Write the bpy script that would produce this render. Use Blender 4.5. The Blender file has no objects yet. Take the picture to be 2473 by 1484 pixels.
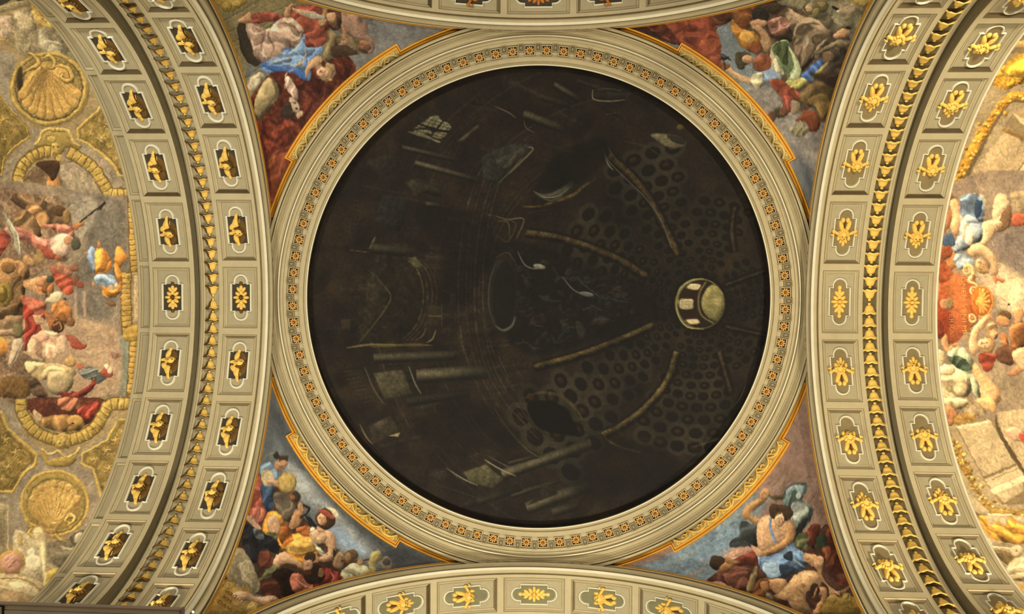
import bpy, bmesh, math, random
import numpy as np
from mathutils import Vector, Matrix
SC = bpy.context.scene
COL = SC.collection
# ---------------------------------------------------------------- camera (metres, X right, Y down the picture, Z up)
F_PX, RX, RZ, ZC = 1860., 8.96, 7.62, 29.6      # focal length in px, arch half span and rise, crown height
Z0 = ZC - RZ
def rot3(a, b, c):
    ca, sa, cb, sb, cc, sc = math.cos(a), math.sin(a), math.cos(b), math.sin(b), math.cos(c), math.sin(c)
    Rx = np.array([[1, 0, 0], [0, ca, -sa], [0, sa, ca]]); Ry = np.array([[cb, 0, sb], [0, 1, 0], [-sb, 0, cb]]); Rz = np.array([[cc, -sc, 0], [sc, cc, 0], [0, 0, 1]])
    return Rz @ Ry @ Rx
ROT = rot3(.0346, .0337, .0074)
EYE = np.array([.0616, -.6944, 1.6])
cam = bpy.data.cameras.new('camera'); camo = bpy.data.objects.new('camera', cam); COL.objects.link(camo)
cam.sensor_width = 36; cam.lens = 36 * F_PX / 2473; cam.clip_end = 200; cam.clip_start = .05
M = Matrix.Identity(4)
for i in range(3):
    M[i][0] = ROT[0][i]; M[i][1] = -ROT[1][i]; M[i][2] = -ROT[2][i]; M[i][3] = EYE[i]
camo.matrix_world = M; SC.camera = camo
# ---------------------------------------------------------------- light
SC.view_settings.view_transform = 'Standard'; SC.view_settings.look = 'None'; SC.view_settings.gamma = 1
SC.view_settings.use_curve_mapping = False; SC.view_settings.exposure = .10
W = bpy.data.worlds.new('world'); SC.world = W; W.use_nodes = True
W.node_tree.nodes['Background'].inputs[0].default_value = (1.0, .90, .76, 1); W.node_tree.nodes['Background'].inputs[1].default_value = .27
def area(name, loc, aim, size, power, col):
    l = bpy.data.lights.new(name, 'AREA'); l.energy = power; l.size = size; l.color = col; l.shape = 'DISK'
    o = bpy.data.objects.new(name, l); COL.objects.link(o); o.location = loc
    o.rotation_euler = (Vector(aim) - Vector(loc)).to_track_quat('-Z', 'Y').to_euler()
# cornice uplights standing on the entablature of the piers, out of the frame
area('cornice_uplight_south_west', (-12.6, 9.4, 17), (-12, 3, 28), 1.2, 1150, (1, .88, .66))
area('cornice_uplight_south_east', (13.2, 9.4, 17), (13, 3, 28), 1.2, 1500, (1, .87, .62))
area('cornice_uplight_north_west', (-12.6, -9.4, 17), (-12, -3, 28), 1.2, 850, (.96, .97, .86))
area('cornice_uplight_north_east', (13.2, -9.4, 17), (13, -3, 28), 1.2, 1400, (1, .91, .68))
area('south_arch_fill', (-2, 16, 14), (0, 10.5, 30), 1.6, 2600, (1, .93, .72))  # unseen fill light added to brighten the bottom arch soffit
area('north_ring_fill', (-6, -15, 13), (-3, -4, 31), 1.6, 1100, (1, .92, .74))  # unseen fill light added to brighten the upper left of the ring
# ------------------------------------------------------------------ painted decoration (fresco colour, baked to colour attributes)
OFF = 80
CW, CH = 2473 + 2 * OFF, 1484 + 2 * OFF
CV = np.zeros((CH, CW, 3), np.float32)
rng = np.random.default_rng(7)
def vnoise(cell, seed):
    r = np.random.default_rng(seed)
    gh, gw = int(CH / cell) + 3, int(CW / cell) + 3
    g = r.random((gh, gw)).astype(np.float32)
    y = np.arange(CH, dtype=np.float32) / cell; x = np.arange(CW, dtype=np.float32) / cell
    yi = y.astype(int); xi = x.astype(int); fy = (y - yi); fx = (x - xi)
    fy = fy * fy * (3 - 2 * fy); fx = fx * fx * (3 - 2 * fx)
    a = g[yi][:, xi]; b = g[yi][:, xi + 1]; c = g[yi + 1][:, xi]; d = g[yi + 1][:, xi + 1]
    fx = fx[None, :]; fy = fy[:, None]
    return (a * (1 - fx) + b * fx) * (1 - fy) + (c * (1 - fx) + d * fx) * fy - 0.5
N60 = vnoise(60, 1); N25 = vnoise(25, 2); N10 = vnoise(10, 3); N4 = vnoise(4, 4); N2 = vnoise(2.2, 5)
NA = N60 + .5 * N25 + .3 * N10
TR = [0., 0., 1.]
def T(ox, oy, s): TR[:] = [ox, oy, s]
def pts(s):
    a = np.array(s.split() if isinstance(s, str) else s, float).reshape(-1, 2)
    return a / TR[2] + np.array(TR[:2]) + OFF
def cat(p, closed, n=5):
    m = len(p)
    if m < 3: return p
    if closed: q = np.vstack([p[-1], p, p[0], p[1]])
    else: q = np.vstack([2 * p[0] - p[1], p, 2 * p[-1] - p[-2]])
    k = m if closed else m - 1
    t = np.linspace(0, 1, n, endpoint=False)[:, None]; out = []
    for i in range(k):
        a, b, c, d = q[i:i + 4]
        out.append(.5 * (2 * b + (c - a) * t + (2 * a - 5 * b + 4 * c - d) * t * t + (3 * b - a - 3 * c + d) * t ** 3))
    if not closed: out.append(p[-1:])
    return np.vstack(out)
def hx(c): return np.array([int(c[i:i + 2], 16) for i in (0, 2, 4)], np.float32) / 255
def box(m, r):
    r = int(max(1, r))
    for ax in (0, 1):
        pad = [(0, 0), (0, 0)]; pad[ax] = (r + 1, r)
        c = np.cumsum(np.pad(m, pad), axis=ax)
        m = (c[2 * r + 1:] - c[:-2 * r - 1]) / (2 * r + 1) if ax == 0 else (c[:, 2 * r + 1:] - c[:, :-2 * r - 1]) / (2 * r + 1)
    return m
def mask(p, pad=2):
    x0 = int(max(0, np.floor(p[:, 0].min()) - pad)); x1 = int(min(CW, np.ceil(p[:, 0].max()) + pad))
    y0 = int(max(0, np.floor(p[:, 1].min()) - pad)); y1 = int(min(CH, np.ceil(p[:, 1].max()) + pad))
    if x1 - x0 < 1 or y1 - y0 < 1: return None
    W, H = x1 - x0, y1 - y0; SS = 3
    acc = np.zeros((H * SS, W + 2), np.float32)
    xs = p[:, 0] - x0; ys = (p[:, 1] - y0) * SS - .5
    xe = np.roll(xs, -1); ye = np.roll(ys, -1)
    for ax_, ay, bx, by in zip(xs, ys, xe, ye):
        if ay == by: continue
        sg = 1.
        if ay > by: ax_, ay, bx, by, sg = bx, by, ax_, ay, -1.
        r0 = max(0, int(np.ceil(ay))); r1 = min(H * SS, int(np.ceil(by)))
        if r1 <= r0: continue
        rr = np.arange(r0, r1)
        x = np.clip(ax_ + (rr - ay) * (bx - ax_) / (by - ay), 0, W); xi = x.astype(int); f = x - xi
        acc[rr, xi] += sg * (1 - f); acc[rr, xi + 1] += sg * f
    m = np.clip(np.abs(np.cumsum(acc, axis=1))[:, :W], 0, 1)
    return m.reshape(H, SS, W).mean(1), x0, y0
def put(m, x0, y0, col, v=0, r=None, f=None, a=1., n=.10, soft=0):
    H, W = m.shape; sl = (slice(y0, y0 + H), slice(x0, x0 + W))
    if soft: m = box(box(m, soft), soft)
    sh = np.ones((H, W), np.float32) + .6 * n * (N10[sl] + .8 * N4[sl] + .6 * N25[sl])
    if v:
        area = m.sum(); rr = r or max(2, .16 * np.sqrt(area)); rr = min(rr, 26)
        b = box(box(m, rr), rr)
        gy, gx = np.gradient(b)
        s = (-gx * .55 - gy * .85) * -rr * 2.2
        sh = sh + v * np.clip(s, -.9, .8) * .72 - v * .45 * np.clip(1 - b * 1.15, 0, 1)
        if area > 60: sh = sh - .42 * m * (1 - box(m, 1)) + .05 * np.sin((N25[sl] * 9 + N10[sl] * 5 + N60[sl] * 12) * 2.2)
    if f:
        ang, per, am = f; ca, sa = np.cos(np.radians(ang)), np.sin(np.radians(ang))
        yy, xx = np.mgrid[y0:y0 + H, x0:x0 + W]
        ph = (xx * ca + yy * sa) / per * 6.283 + 5.5 * N25[sl] + 7 * N60[sl]
        w = np.sin(ph) + .45 * np.sin(ph * 2.17 + 1.3 + 4 * N25[sl])
        sh = sh + am * np.clip(w, -1.1, 1.3)
    c = col[None, None] * np.clip(sh, .12, 2.)[..., None]
    g = c.mean(-1, keepdims=True); c = g + (c - g) * .80 + np.clip(sh - 1.1, 0, 1)[..., None] * .10
    mm = (m * a)[..., None]
    CV[sl] = CV[sl] * (1 - mm) + c * mm
def P(c, s, v=.35, f=None, sm=1, a=1., r=None, n=.10, soft=0):
    p = pts(s)
    if sm: p = cat(p, True)
    k = mask(p, 2 + 3 * soft)
    if k: put(*k, hx(c), v, r, f, a, n, soft)
def S(c, w, s, tp=1, a=1., v=0, sm=1, soft=0, n=.08):
    p = pts(s); w = max(w / TR[2], 1.1)
    if sm: p = cat(p, False, 6)
    d = np.gradient(p, axis=0); d /= np.linalg.norm(d, axis=1)[:, None] + 1e-9
    nn = np.stack([-d[:, 1], d[:, 0]], 1); t = np.linspace(0, 1, len(p))
    ww = w * .5 * (np.sin(np.pi * np.clip(t * .9 + .05, 0, 1)) ** .6 if tp == 1 else (1 - .85 * t if tp == 2 else np.ones(len(p))))
    q = np.vstack([p + nn * ww[:, None], (p - nn * ww[:, None])[::-1]])
    k = mask(q, 2 + 3 * soft)
    if k: put(*k, hx(c), v, max(1, w * .3), None, a, n, soft)
def EL(c, x, y, rx, ry, rot=0, v=.4, a=1., f=None, soft=0):
    t = np.linspace(0, 2 * np.pi, 28, endpoint=False); ca, sa = np.cos(np.radians(rot)), np.sin(np.radians(rot))
    X = rx * np.cos(t); Y = ry * np.sin(t)
    P(c, np.stack([x + X * ca - Y * sa, y + X * sa + Y * ca], 1).ravel(), v, f, 0, a, None, .1, soft)
def HEAD(x, y, r, up=270, skin='c08a68', hair='4a3222', beard=0, hr=1.2):
    """painted head: up = direction (deg, image) of the crown"""
    u = np.radians(up); ux, uy = np.cos(u), np.sin(u); rx, ry = -uy, ux
    EL(hair, x + ux * r * .35, y + uy * r * .35, r * hr, r * hr, 0, .5)
    EL(skin, x - ux * r * .18, y - uy * r * .18, r * 1.02, r * .78, up, .5)
    for sgn in (-1, 1):
        EL('5a3626', x + ux * r * .08 + rx * sgn * r * .34, y + uy * r * .08 + ry * sgn * r * .34, r * .17, r * .09, up + 90, 0)
    EL('9c5a44', x - ux * r * .3, y - uy * r * .3, r * .26, r * .1, up, 0, .8)
    EL('8a3c30', x - ux * r * .62, y - uy * r * .62, r * .24, r * .08, up + 90, 0)
    if beard: EL(hair, x - ux * r * .95, y - uy * r * .95, r * .55, r * .5, up, .5)
def fill(c, x0, y0, x1, y1, n=.2, tint=None, tn=None):
    x0 += OFF if x0 > 0 else 0; y0 += OFF if y0 > 0 else 0; x1 += OFF if x1 < 2473 else 2 * OFF; y1 += OFF if y1 < 1484 else 2 * OFF
    sl = (slice(y0, y1), slice(x0, x1)); s = 1 + n * (NA[sl] + .5 * N4[sl])
    CV[sl] = hx(c) * s[..., None]
    if tint: m = np.clip(tn * 2 * (N60[sl] + .4 * N25[sl]), 0, 1)[..., None]; CV[sl] = CV[sl] * (1 - m) + hx(tint) * m * s[..., None]

def brush(n, x0, y0, x1, y1, seed, lmin=7, lmax=22, amp=.26):
    """short brush strokes following the painted forms"""
    r = np.random.default_rng(seed); T(-OFF, -OFF, 1); x0 += OFF; x1 += OFF; y0 += OFF; y1 += OFF
    lum = box(box(CV[y0:y1, x0:x1].mean(-1), 3), 3); gy, gx = np.gradient(lum)
    for k in range(n):
        x = r.uniform(2, x1 - x0 - 3); y = r.uniform(2, y1 - y0 - 3); i, j = int(y), int(x); g = np.array([gx[i, j], gy[i, j]]); m = np.hypot(*g)
        if m < 4e-4: continue
        c = CV[i + y0, j + x0] * (1 + r.uniform(-amp, amp * .9)) * (1 + .06 * r.standard_normal(3)); c = np.clip(c, 0, 1)
        d = np.array([-g[1], g[0]]) / m * (1 if r.random() < .5 else -1); b = r.uniform(-.5, .5); e = np.array([-d[1], d[0]]); L = r.uniform(lmin, lmax) * .5
        p = np.array([x + x0, y + y0]); S('%02x%02x%02x' % tuple(int(v * 255) for v in c), r.uniform(1.2, 3.4), [*(p - d * L), *(p + e * b * L * .6), *(p + d * L)], 1, a=.7, n=0)
    T(0, 0, 1)
def finish(wp=1.):
    """brush texture: small warp of the paint edges and fine mottling"""
    yy, xx = np.mgrid[0:CH, 0:CW]
    dx = (N10 * 3.0 + N4 * 1.2) * wp + .5; dy = (np.roll(N10, 37, 1) * 3.0 + np.roll(N4, 23, 0) * 1.2) * wp + .5
    X = np.clip(xx + dx, 0, CW - 1).astype(int); Y = np.clip(yy + dy, 0, CH - 1).astype(int)
    out = CV[Y, X]
    out = out * (1 + .14 * N2 + .10 * N4 + .10 * np.roll(N25, 11, 0))[..., None]
    CV[:] = np.clip(out, 0, 1)
def scrollband(cx, cy, r, w, a0, a1, dk, lt, nsc=7):
    """painted acanthus scroll following the ring"""
    T(0, 0, 1)
    for k in range(nsc):
        b0 = a0 + (a1 - a0) * k / nsc; b1 = a0 + (a1 - a0) * (k + 1) / nsc
        mid = nsc / 2 - .5; fl = 1 if k < mid else -1
        def q(t, o): 
            an = np.radians(b0 + (b1 - b0) * (t if fl > 0 else 1 - t)); rr = r + o * w
            return [cx + rr * np.cos(an), cy + rr * np.sin(an)]
        for col, wd, off in ((dk, 8.5, .12), (lt, 5.5, 0)):
            S(col, wd, sum([q(t, o + off) for t, o in ((0, -.3), (.25, .3), (.5, .3), (.75, -.2), (1, -.3))], []), 0, v=.4)
            S(col, wd * .7, sum([q(t, o + off) for t, o in ((.45, .3), (.68, .34), (.78, .08), (.66, -.12), (.58, .06))], []), 2, v=.4)
            S(col, wd * .6, sum([q(t, o + off) for t, o in ((.2, .2), (.1, .34), (-.05, .2))], []), 2)
            S(col, wd * .6, sum([q(t, o + off) for t, o in ((.78, -.15), (.9, -.36), (1.05, -.3))], []), 2)
def paint_TL():
    fill('6b6f74', 500, 0, 1180, 560, .12)
    T(500, 0, 2.968)
    P('6d6f78', '950 60 1840 170 1840 190 1300 400 1050 560 980 300', 0, n=.25)
    P('8b8058', '0 0 760 0 500 120 300 440 240 640 130 300', 0, n=.12, sm=0)
    for q in ('90 260 640 10', '130 330 700 20', '180 440 560 110', '230 600 420 440', '100 160 350 20'):
        S('5e553a', 5, q, 0)
        S('a89c70', 5, ' '.join(str(float(t) + 9) for t in q.split()), 0)
    P('a98d3a', '60 0 280 0 230 60 150 90 90 50', .3); S('6a5320', 8, '120 40 160 70 190 30 240 60', 1); EL('bfa248', 130, 40, 26, 26); EL('bfa248', 215, 25, 30, 24)
    # dark red hanging with folds
    P('5e2418', '470 520 620 480 860 430 1010 400 1065 530 900 700 700 960 480 1500 430 1500 380 1150 340 900 300 700', .1, (35, 60, .22), n=.5)
    P('7a2a1a', '350 870 560 850 700 960 560 1160 470 1500 430 1500 390 1160', .1, (60, 55, .22), n=.5)
    P('8c3a1e', '400 1150 560 1090 640 1100 560 1240 470 1480 440 1480', .1, (60, 40, .18))
    S('b0602c', 9, '410 1180 500 1120 600 1090'); S('c27838', 5, '420 1210 480 1160')
    for q in ('620 600 760 700 700 850', '560 900 600 1000 500 1120', '380 930 480 1010 560 960', '900 470 960 560 940 640', '960 420 1000 500 990 560', '700 640 860 620 900 690', '400 980 430 1200 460 1400', '740 760 700 840 640 900', '860 560 800 640 720 660'):
        S('3a1210', 26, q, a=.7, soft=2)
    for q in ('580 880 660 920 640 1000', '440 880 500 940 470 1040', '660 720 760 720', '820 480 880 520', '470 1020 540 1080 490 1180'):
        S('a04a30', 14, q, a=.6, soft=2)
    # grey wing / shadow at left
    P('3a3228', '220 180 270 170 320 300 400 420 350 480 270 420 230 300', .2)
    # woman, upside down: robe, cloak
    P('9c4238', '320 110 420 85 560 110 640 40 780 40 840 90 880 170 850 300 760 350 700 330 640 200 500 150 340 170', .4, (70, 45, .22))
    P('a84a3a', '640 130 800 120 870 180 840 320 750 340 690 240', .4, (60, 36, .2))
    P('d8a888', '600 60 700 70 800 100 780 140 680 110', .3)
    P('c9a79a', '280 180 330 170 420 215 520 140 600 125 680 190 700 260 660 330 560 350 520 420 420 450 350 420 320 320 290 260', .55, (110, 60, .2))
    P('b88f86', '330 190 420 220 400 300 340 330', .2)
    for q in ('340 200 400 250 390 330 400 420', '470 170 440 260 480 340 450 430', '500 180 560 170 640 210 670 270', '560 300 620 300 660 320'):
        S('6e4844', 11, q, a=.75, soft=1)
    for q in ('300 200 340 240 420 225', '420 300 400 380 430 420', '540 150 620 160 665 210', '600 290 650 280 680 240', '520 330 600 345'):
        S('ecd8cc', 13, q, a=.85, soft=1)
    P('d0966e', '215 160 250 120 300 85 320 110 315 160 270 165', .4); P('d0966e', '545 110 570 60 600 25 620 30 600 80 590 130', .4)
    P('5f8fe0', '380 465 420 440 520 400 560 350 640 340 700 240 705 330 760 340 830 335 810 390 760 440 730 580 640 520 560 500 480 520 420 520', .4, (65, 48, .28))
    P('2f66d8', '380 460 430 450 520 490 600 490 640 470 720 560 700 580 600 520 470 515', .3)
    for q in ('520 380 600 380 690 290', '430 470 520 430 640 410', '540 450 620 470 700 440', '720 350 790 350', '640 360 690 420'):
        S('bcd4f4', 14, q, a=.85, soft=1)
    for q in ('540 360 600 350 560 400', '420 500 520 480 600 470', '650 500 720 540', '700 380 720 450 700 520'):
        S('1c50d0', 12, q, a=.7, soft=1)
    S('d6a860', 9, '700 330 705 400 660 460 610 490'); EL('d8a850', 668, 458, 16, 14)
    P('c8976e', '720 460 760 420 800 400 830 420 820 470 860 490 800 500 760 480', .35)
    P('c8976e', '805 400 800 470 740 500 710 570 715 480', .3)
    P('a88a60', '850 460 890 455 920 490 905 560 860 590 820 570 790 560 860 540', .45); EL('a4845a', 890, 500, 26, 44, 20)
    HEAD(838, 525, 44, 20, 'd8a684', 'a4845a'); S('6c5030', 4, '860 470 900 520 880 580')
    EL('c89038', 885, 575, 18, 10)
    # hooded man at right
    P('8c6a5e', '900 60 1000 90 1110 120 1150 200 1140 260 1200 290 1190 370 1120 390 1040 340 980 320 960 230 880 200 900 130', .45, (120, 60, .22))
    P('5c3c34', '880 40 960 80 960 200 890 210 840 90', .3, (110, 30, .2))
    P('766444', '870 210 960 260 1080 270 1160 330 1080 350 960 310 900 400 860 450 830 430 850 300', .4, (40, 46, .25))
    P('4a3428', '900 340 1000 330 1100 390 1000 400 900 410', .3); P('8e6e64', '1080 270 1140 250 1195 290 1190 380 1150 390 1170 320', .3)
    EL('a86a48', 1130, 325, 42, 34, 20, .5); EL('6e4a38', 1150, 340, 30, 22, 20); EL('8a5a40', 1105, 320, 14, 10)
    P('b07a58', '965 290 1000 270 1015 300 990 325 960 310', .4); P('b08060', '970 200 1000 220 1000 270 970 290', .35)
    P('b8894e', '820 140 840 60 870 55 860 120 830 170', .4); P('d8a080', '860 100 920 95 925 150 870 150', .45); EL('b8924e', 905, 145, 16, 16)
    P('a8b0a8', '700 90 840 110 830 140 700 110', .2); P('c09468', '800 150 860 140 840 190 810 190', .3)
    # cushion, mask, drapery at left
    P('c0b494', '285 590 380 520 420 560 370 620 320 700 300 740', .4, (30, 30, .2)); P('d8d0b8', '300 600 370 560 380 590 310 660', .2)
    P('a89468', '340 740 400 600 450 560 500 610 520 680 470 760 380 860 350 830', .55, (25, 90, .12)); P('6a5c40', '470 560 520 650 500 740 490 660', .2)
    P('d8b0a4', '565 560 600 560 650 650 650 720 610 700 570 630', .45, (20, 26, .2)); S('e8d0bc', 6, '565 640 560 580 580 520 640 500', 1)
    EL('3c2c28', 590, 790, 58, 60); EL('c8a890', 635, 765, 30, 50, -20); EL('2a2020', 640, 780, 12, 9); EL('5a3c34', 625, 740, 14, 6)
    P('d0a890', '600 700 640 720 620 740 590 730', .3); P('c89c80', '640 820 680 800 690 830 650 850', .3); S('40241c', 4, '660 810 655 845'); S('40241c', 4, '672 805 670 840')
def paint_TR():
    fill('666c78', 1480, 0, 2140, 560, .14)
    T(1500, 0, 2.968)
    P('6f7f92', '680 130 900 130 960 380 1000 640 1200 1000 900 700 700 450', 0, n=.15)
    P('888284', '900 640 1100 640 1200 800 1480 870 1420 1300 1250 1150 1000 750', 0, n=.35)
    for k in range(9): S('4c5668', 20, [1180 + k * 22, 980 + k * 20, 1290 + k * 12, 1180 + k * 20, 1380, 1420], a=.4, soft=4)
    for k in range(5): S('a4a4a4', 14, [1200 + k * 40, 980, 1300 + k * 24, 1100, 1380 + k * 8, 1230], a=.4, soft=4)
    P('3c1f18', '0 190 300 130 850 60 830 130 700 180 640 130 500 250 420 330 200 260', .1, n=.4)
    P('8c3a26', '180 170 420 130 660 120 690 190 710 290 720 400 700 510 560 430 440 330 330 290', .25, (30, 70, .2))
    P('5a261c', '190 160 330 190 430 330 340 280 230 220', .2, (60, 34, .2)); P('a2482e', '560 300 700 280 715 400 690 470 600 420', .2, (40, 46, .14))
    for q in ('300 180 360 250 440 330', '480 140 520 220 640 210', '440 200 480 290 600 380'): S('4a1c14', 14, q, a=.7, soft=2)
    P('6c3c28', '650 100 840 60 860 130 780 140 700 190', .3, (60, 30, .2))
    P('5c4a3a', '800 100 1100 0 1300 60 1560 240 1640 300 1560 600 1480 880 1380 780 1300 800 1200 700 1100 600 1040 400 900 360', .1, n=.5)
    # dark figures top centre
    P('4a3a2c', '940 40 1120 0 1260 60 1260 200 1240 290 1100 290 1030 180 960 80', .3, (80, 40, .22))
    P('8a4c24', '830 60 960 30 950 130 900 220 850 210 810 110', .35, (90, 36, .2))
    P('c07a24', '800 140 850 200 900 220 960 230 1000 280 1000 380 950 370 880 350 830 290 790 200', .55, (60, 80, .16)); EL('e8a840', 905, 270, 60, 48, 30, .5)
    P('9c4c28', '900 330 990 300 1000 380 960 385', .3)
    EL('2e2c2c', 1000, 110, 62, 52, 20); P('c08a68', '930 160 980 140 1040 150 1040 185 960 200', .4); P('b88860', '940 190 990 180 1060 250 1085 320 1050 380 1010 330 990 250', .45)
    P('9c6458', '1050 160 1140 120 1230 140 1200 230 1140 270 1080 240', .45, (70, 40, .25)); S('d89888', 10, '1060 160 1120 140 1150 200 1220 180 1235 140')
    # bare rock / tools upper right
    P('8a8468', '1150 0 1800 0 1720 160 1660 240 1560 190 1400 90 1240 60', .2, (20, 90, .14), n=.3)
    P('a08c70', '1520 20 1640 30 1700 80 1600 120 1540 90', .2, n=.4, soft=3); P('5c5644', '1330 120 1460 100 1560 180 1640 200 1520 240 1420 190', .3, (30, 40, .2))
    EL('6e6040', 1430, 50, 58, 46); EL('8a8048', 1395, 90, 26, 38, 40); EL('94844c', 1440, 35, 34, 22); EL('c8a878', 1340, 70, 36, 30); S('2e2a20', 8, '1350 10 1310 50 1330 90 1370 80'); S('20241f', 22, '1510 45 1540 65 1562 80'); EL('e8e4d8', 1555, 82, 14, 8)
    P('a98d3a', '1620 0 1800 0 1770 50 1720 50 1660 20', .3); EL('bfa248', 1740, 20, 34, 26)
    # big brown drapery of reclining man
    P('786450', '1170 90 1300 110 1440 180 1540 260 1500 360 1400 420 1340 470 1290 510 1240 440 1250 300 1220 200', .5, (30, 80, .26))
    P('c8a684', '1200 60 1280 110 1420 150 1470 230 1350 190 1230 120', .3)
    for q in ('1230 290 1260 190 1330 160 1440 200', '1270 400 1340 300 1330 260', '1360 420 1420 330 1480 280', '1240 320 1300 260', '1290 470 1330 380'): S('dcc0a0', 14, q, a=.8, soft=1)
    for q in ('1300 330 1280 420 1290 490', '1380 270 1390 360 1350 420', '1240 210 1210 270', '1420 180 1360 170 1280 200', '1460 330 1400 400'): S('443828', 16, q, a=.75, soft=1)
    P('d0986c', '1530 240 1600 195 1640 210 1635 260 1560 275 1530 270', .45); S('8a5a3c', 4, '1625 205 1632 255'); P('2c2a28', '1580 200 1645 195 1640 215 1600 205', .2)
    P('7c6c54', '1400 380 1540 290 1650 300 1600 350 1480 360 1400 420', .35, (70, 26, .2)); P('463c34', '1420 400 1560 360 1620 380 1560 620 1440 600 1500 450', .3, (60, 40, .2))
    P('84644c', '1440 390 1500 370 1530 410 1480 450', .3)
    # green / white cloth and blue book
    P('3864c8', '1290 540 1420 430 1450 460 1380 580 1300 570', .3, (130, 22, .2)); P('b0a858', '1370 540 1480 445 1470 480 1390 560', .3)
    P('cfc6a4', '1080 340 1110 400 1170 520 1140 570 1080 500 1070 420', .4, (20, 28, .2))
    P('7fa070', '1080 330 1190 290 1230 370 1290 480 1280 580 1220 590 1170 520 1120 440', .5, (15, 60, .25)); P('4c5c38', '1085 330 1190 300 1200 390 1190 470 1130 420', .3, (10, 24, .2))
    P('c4d8a8', '1200 330 1250 400 1290 490 1270 570 1190 600 1240 480', .3); P('c6c060', '1180 590 1290 560 1340 590 1250 650 1190 620', .4, (90, 30, .2))
    # workman with hammer
    P('6890d8', '960 490 1060 480 1130 560 1100 585 1000 560', .3, (30, 26, .2)); P('88a8e0', '1010 500 1080 490 1150 570 1060 580', .2)
    P('9c5030', '960 420 1040 390 1080 430 1060 500 960 510', .4, (40, 30, .2))
    P('c89c70', '760 470 830 520 920 555 960 580 940 610 840 580 780 530 720 500', .45); P('c8c0a0', '930 550 1010 520 1020 580 980 660 940 600', .4, (60, 22, .2))
    P('8a5034', '725 445 780 460 775 490 735 505 720 480', .4); S('2c2a28', 9, '742 430 745 510', 0); P('24282a', '715 405 770 410 800 440 770 430 720 430', .1, sm=0)
    HEAD(905, 425, 40, 195, 'c8946c', '48402c'); EL('48402c', 855, 440, 36, 66, -12); EL('c8946c', 905, 430, 40, 28, 15, .45); S('24301c', 6, '830 410 860 380')
    # lower brown group
    P('98402a', '1060 580 1140 570 1240 640 1300 690 1280 720 1180 700 1130 680', .4, (40, 40, .18)); P('b04838', '1150 690 1230 700 1220 800 1180 790', .35, (0, 20, .2))
    P('6a5430', '1280 680 1380 590 1500 540 1560 600 1500 820 1440 880 1380 780 1290 730', .45, (60, 70, .25)); P('8a6c34', '1330 720 1450 670 1500 740 1440 860 1400 780', .3, (60, 40, .2))
    P('9a8468', '1220 720 1280 740 1280 800 1230 820', .4); EL('423c2c', 1135, 810, 44, 40); EL('7a4a30', 1165, 800, 30, 36); EL('684030', 1080, 840, 30, 44)
    P('8c4022', '1310 790 1390 800 1430 880 1410 940 1350 940 1320 880 1250 870 1290 830', .5); P('8a8264', '1210 920 1290 890 1350 930 1290 990 1230 960', .3, (30, 18, .2))
    P('36281f', '1340 520 1560 560 1540 640 1400 570', .2, soft=3)
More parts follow.
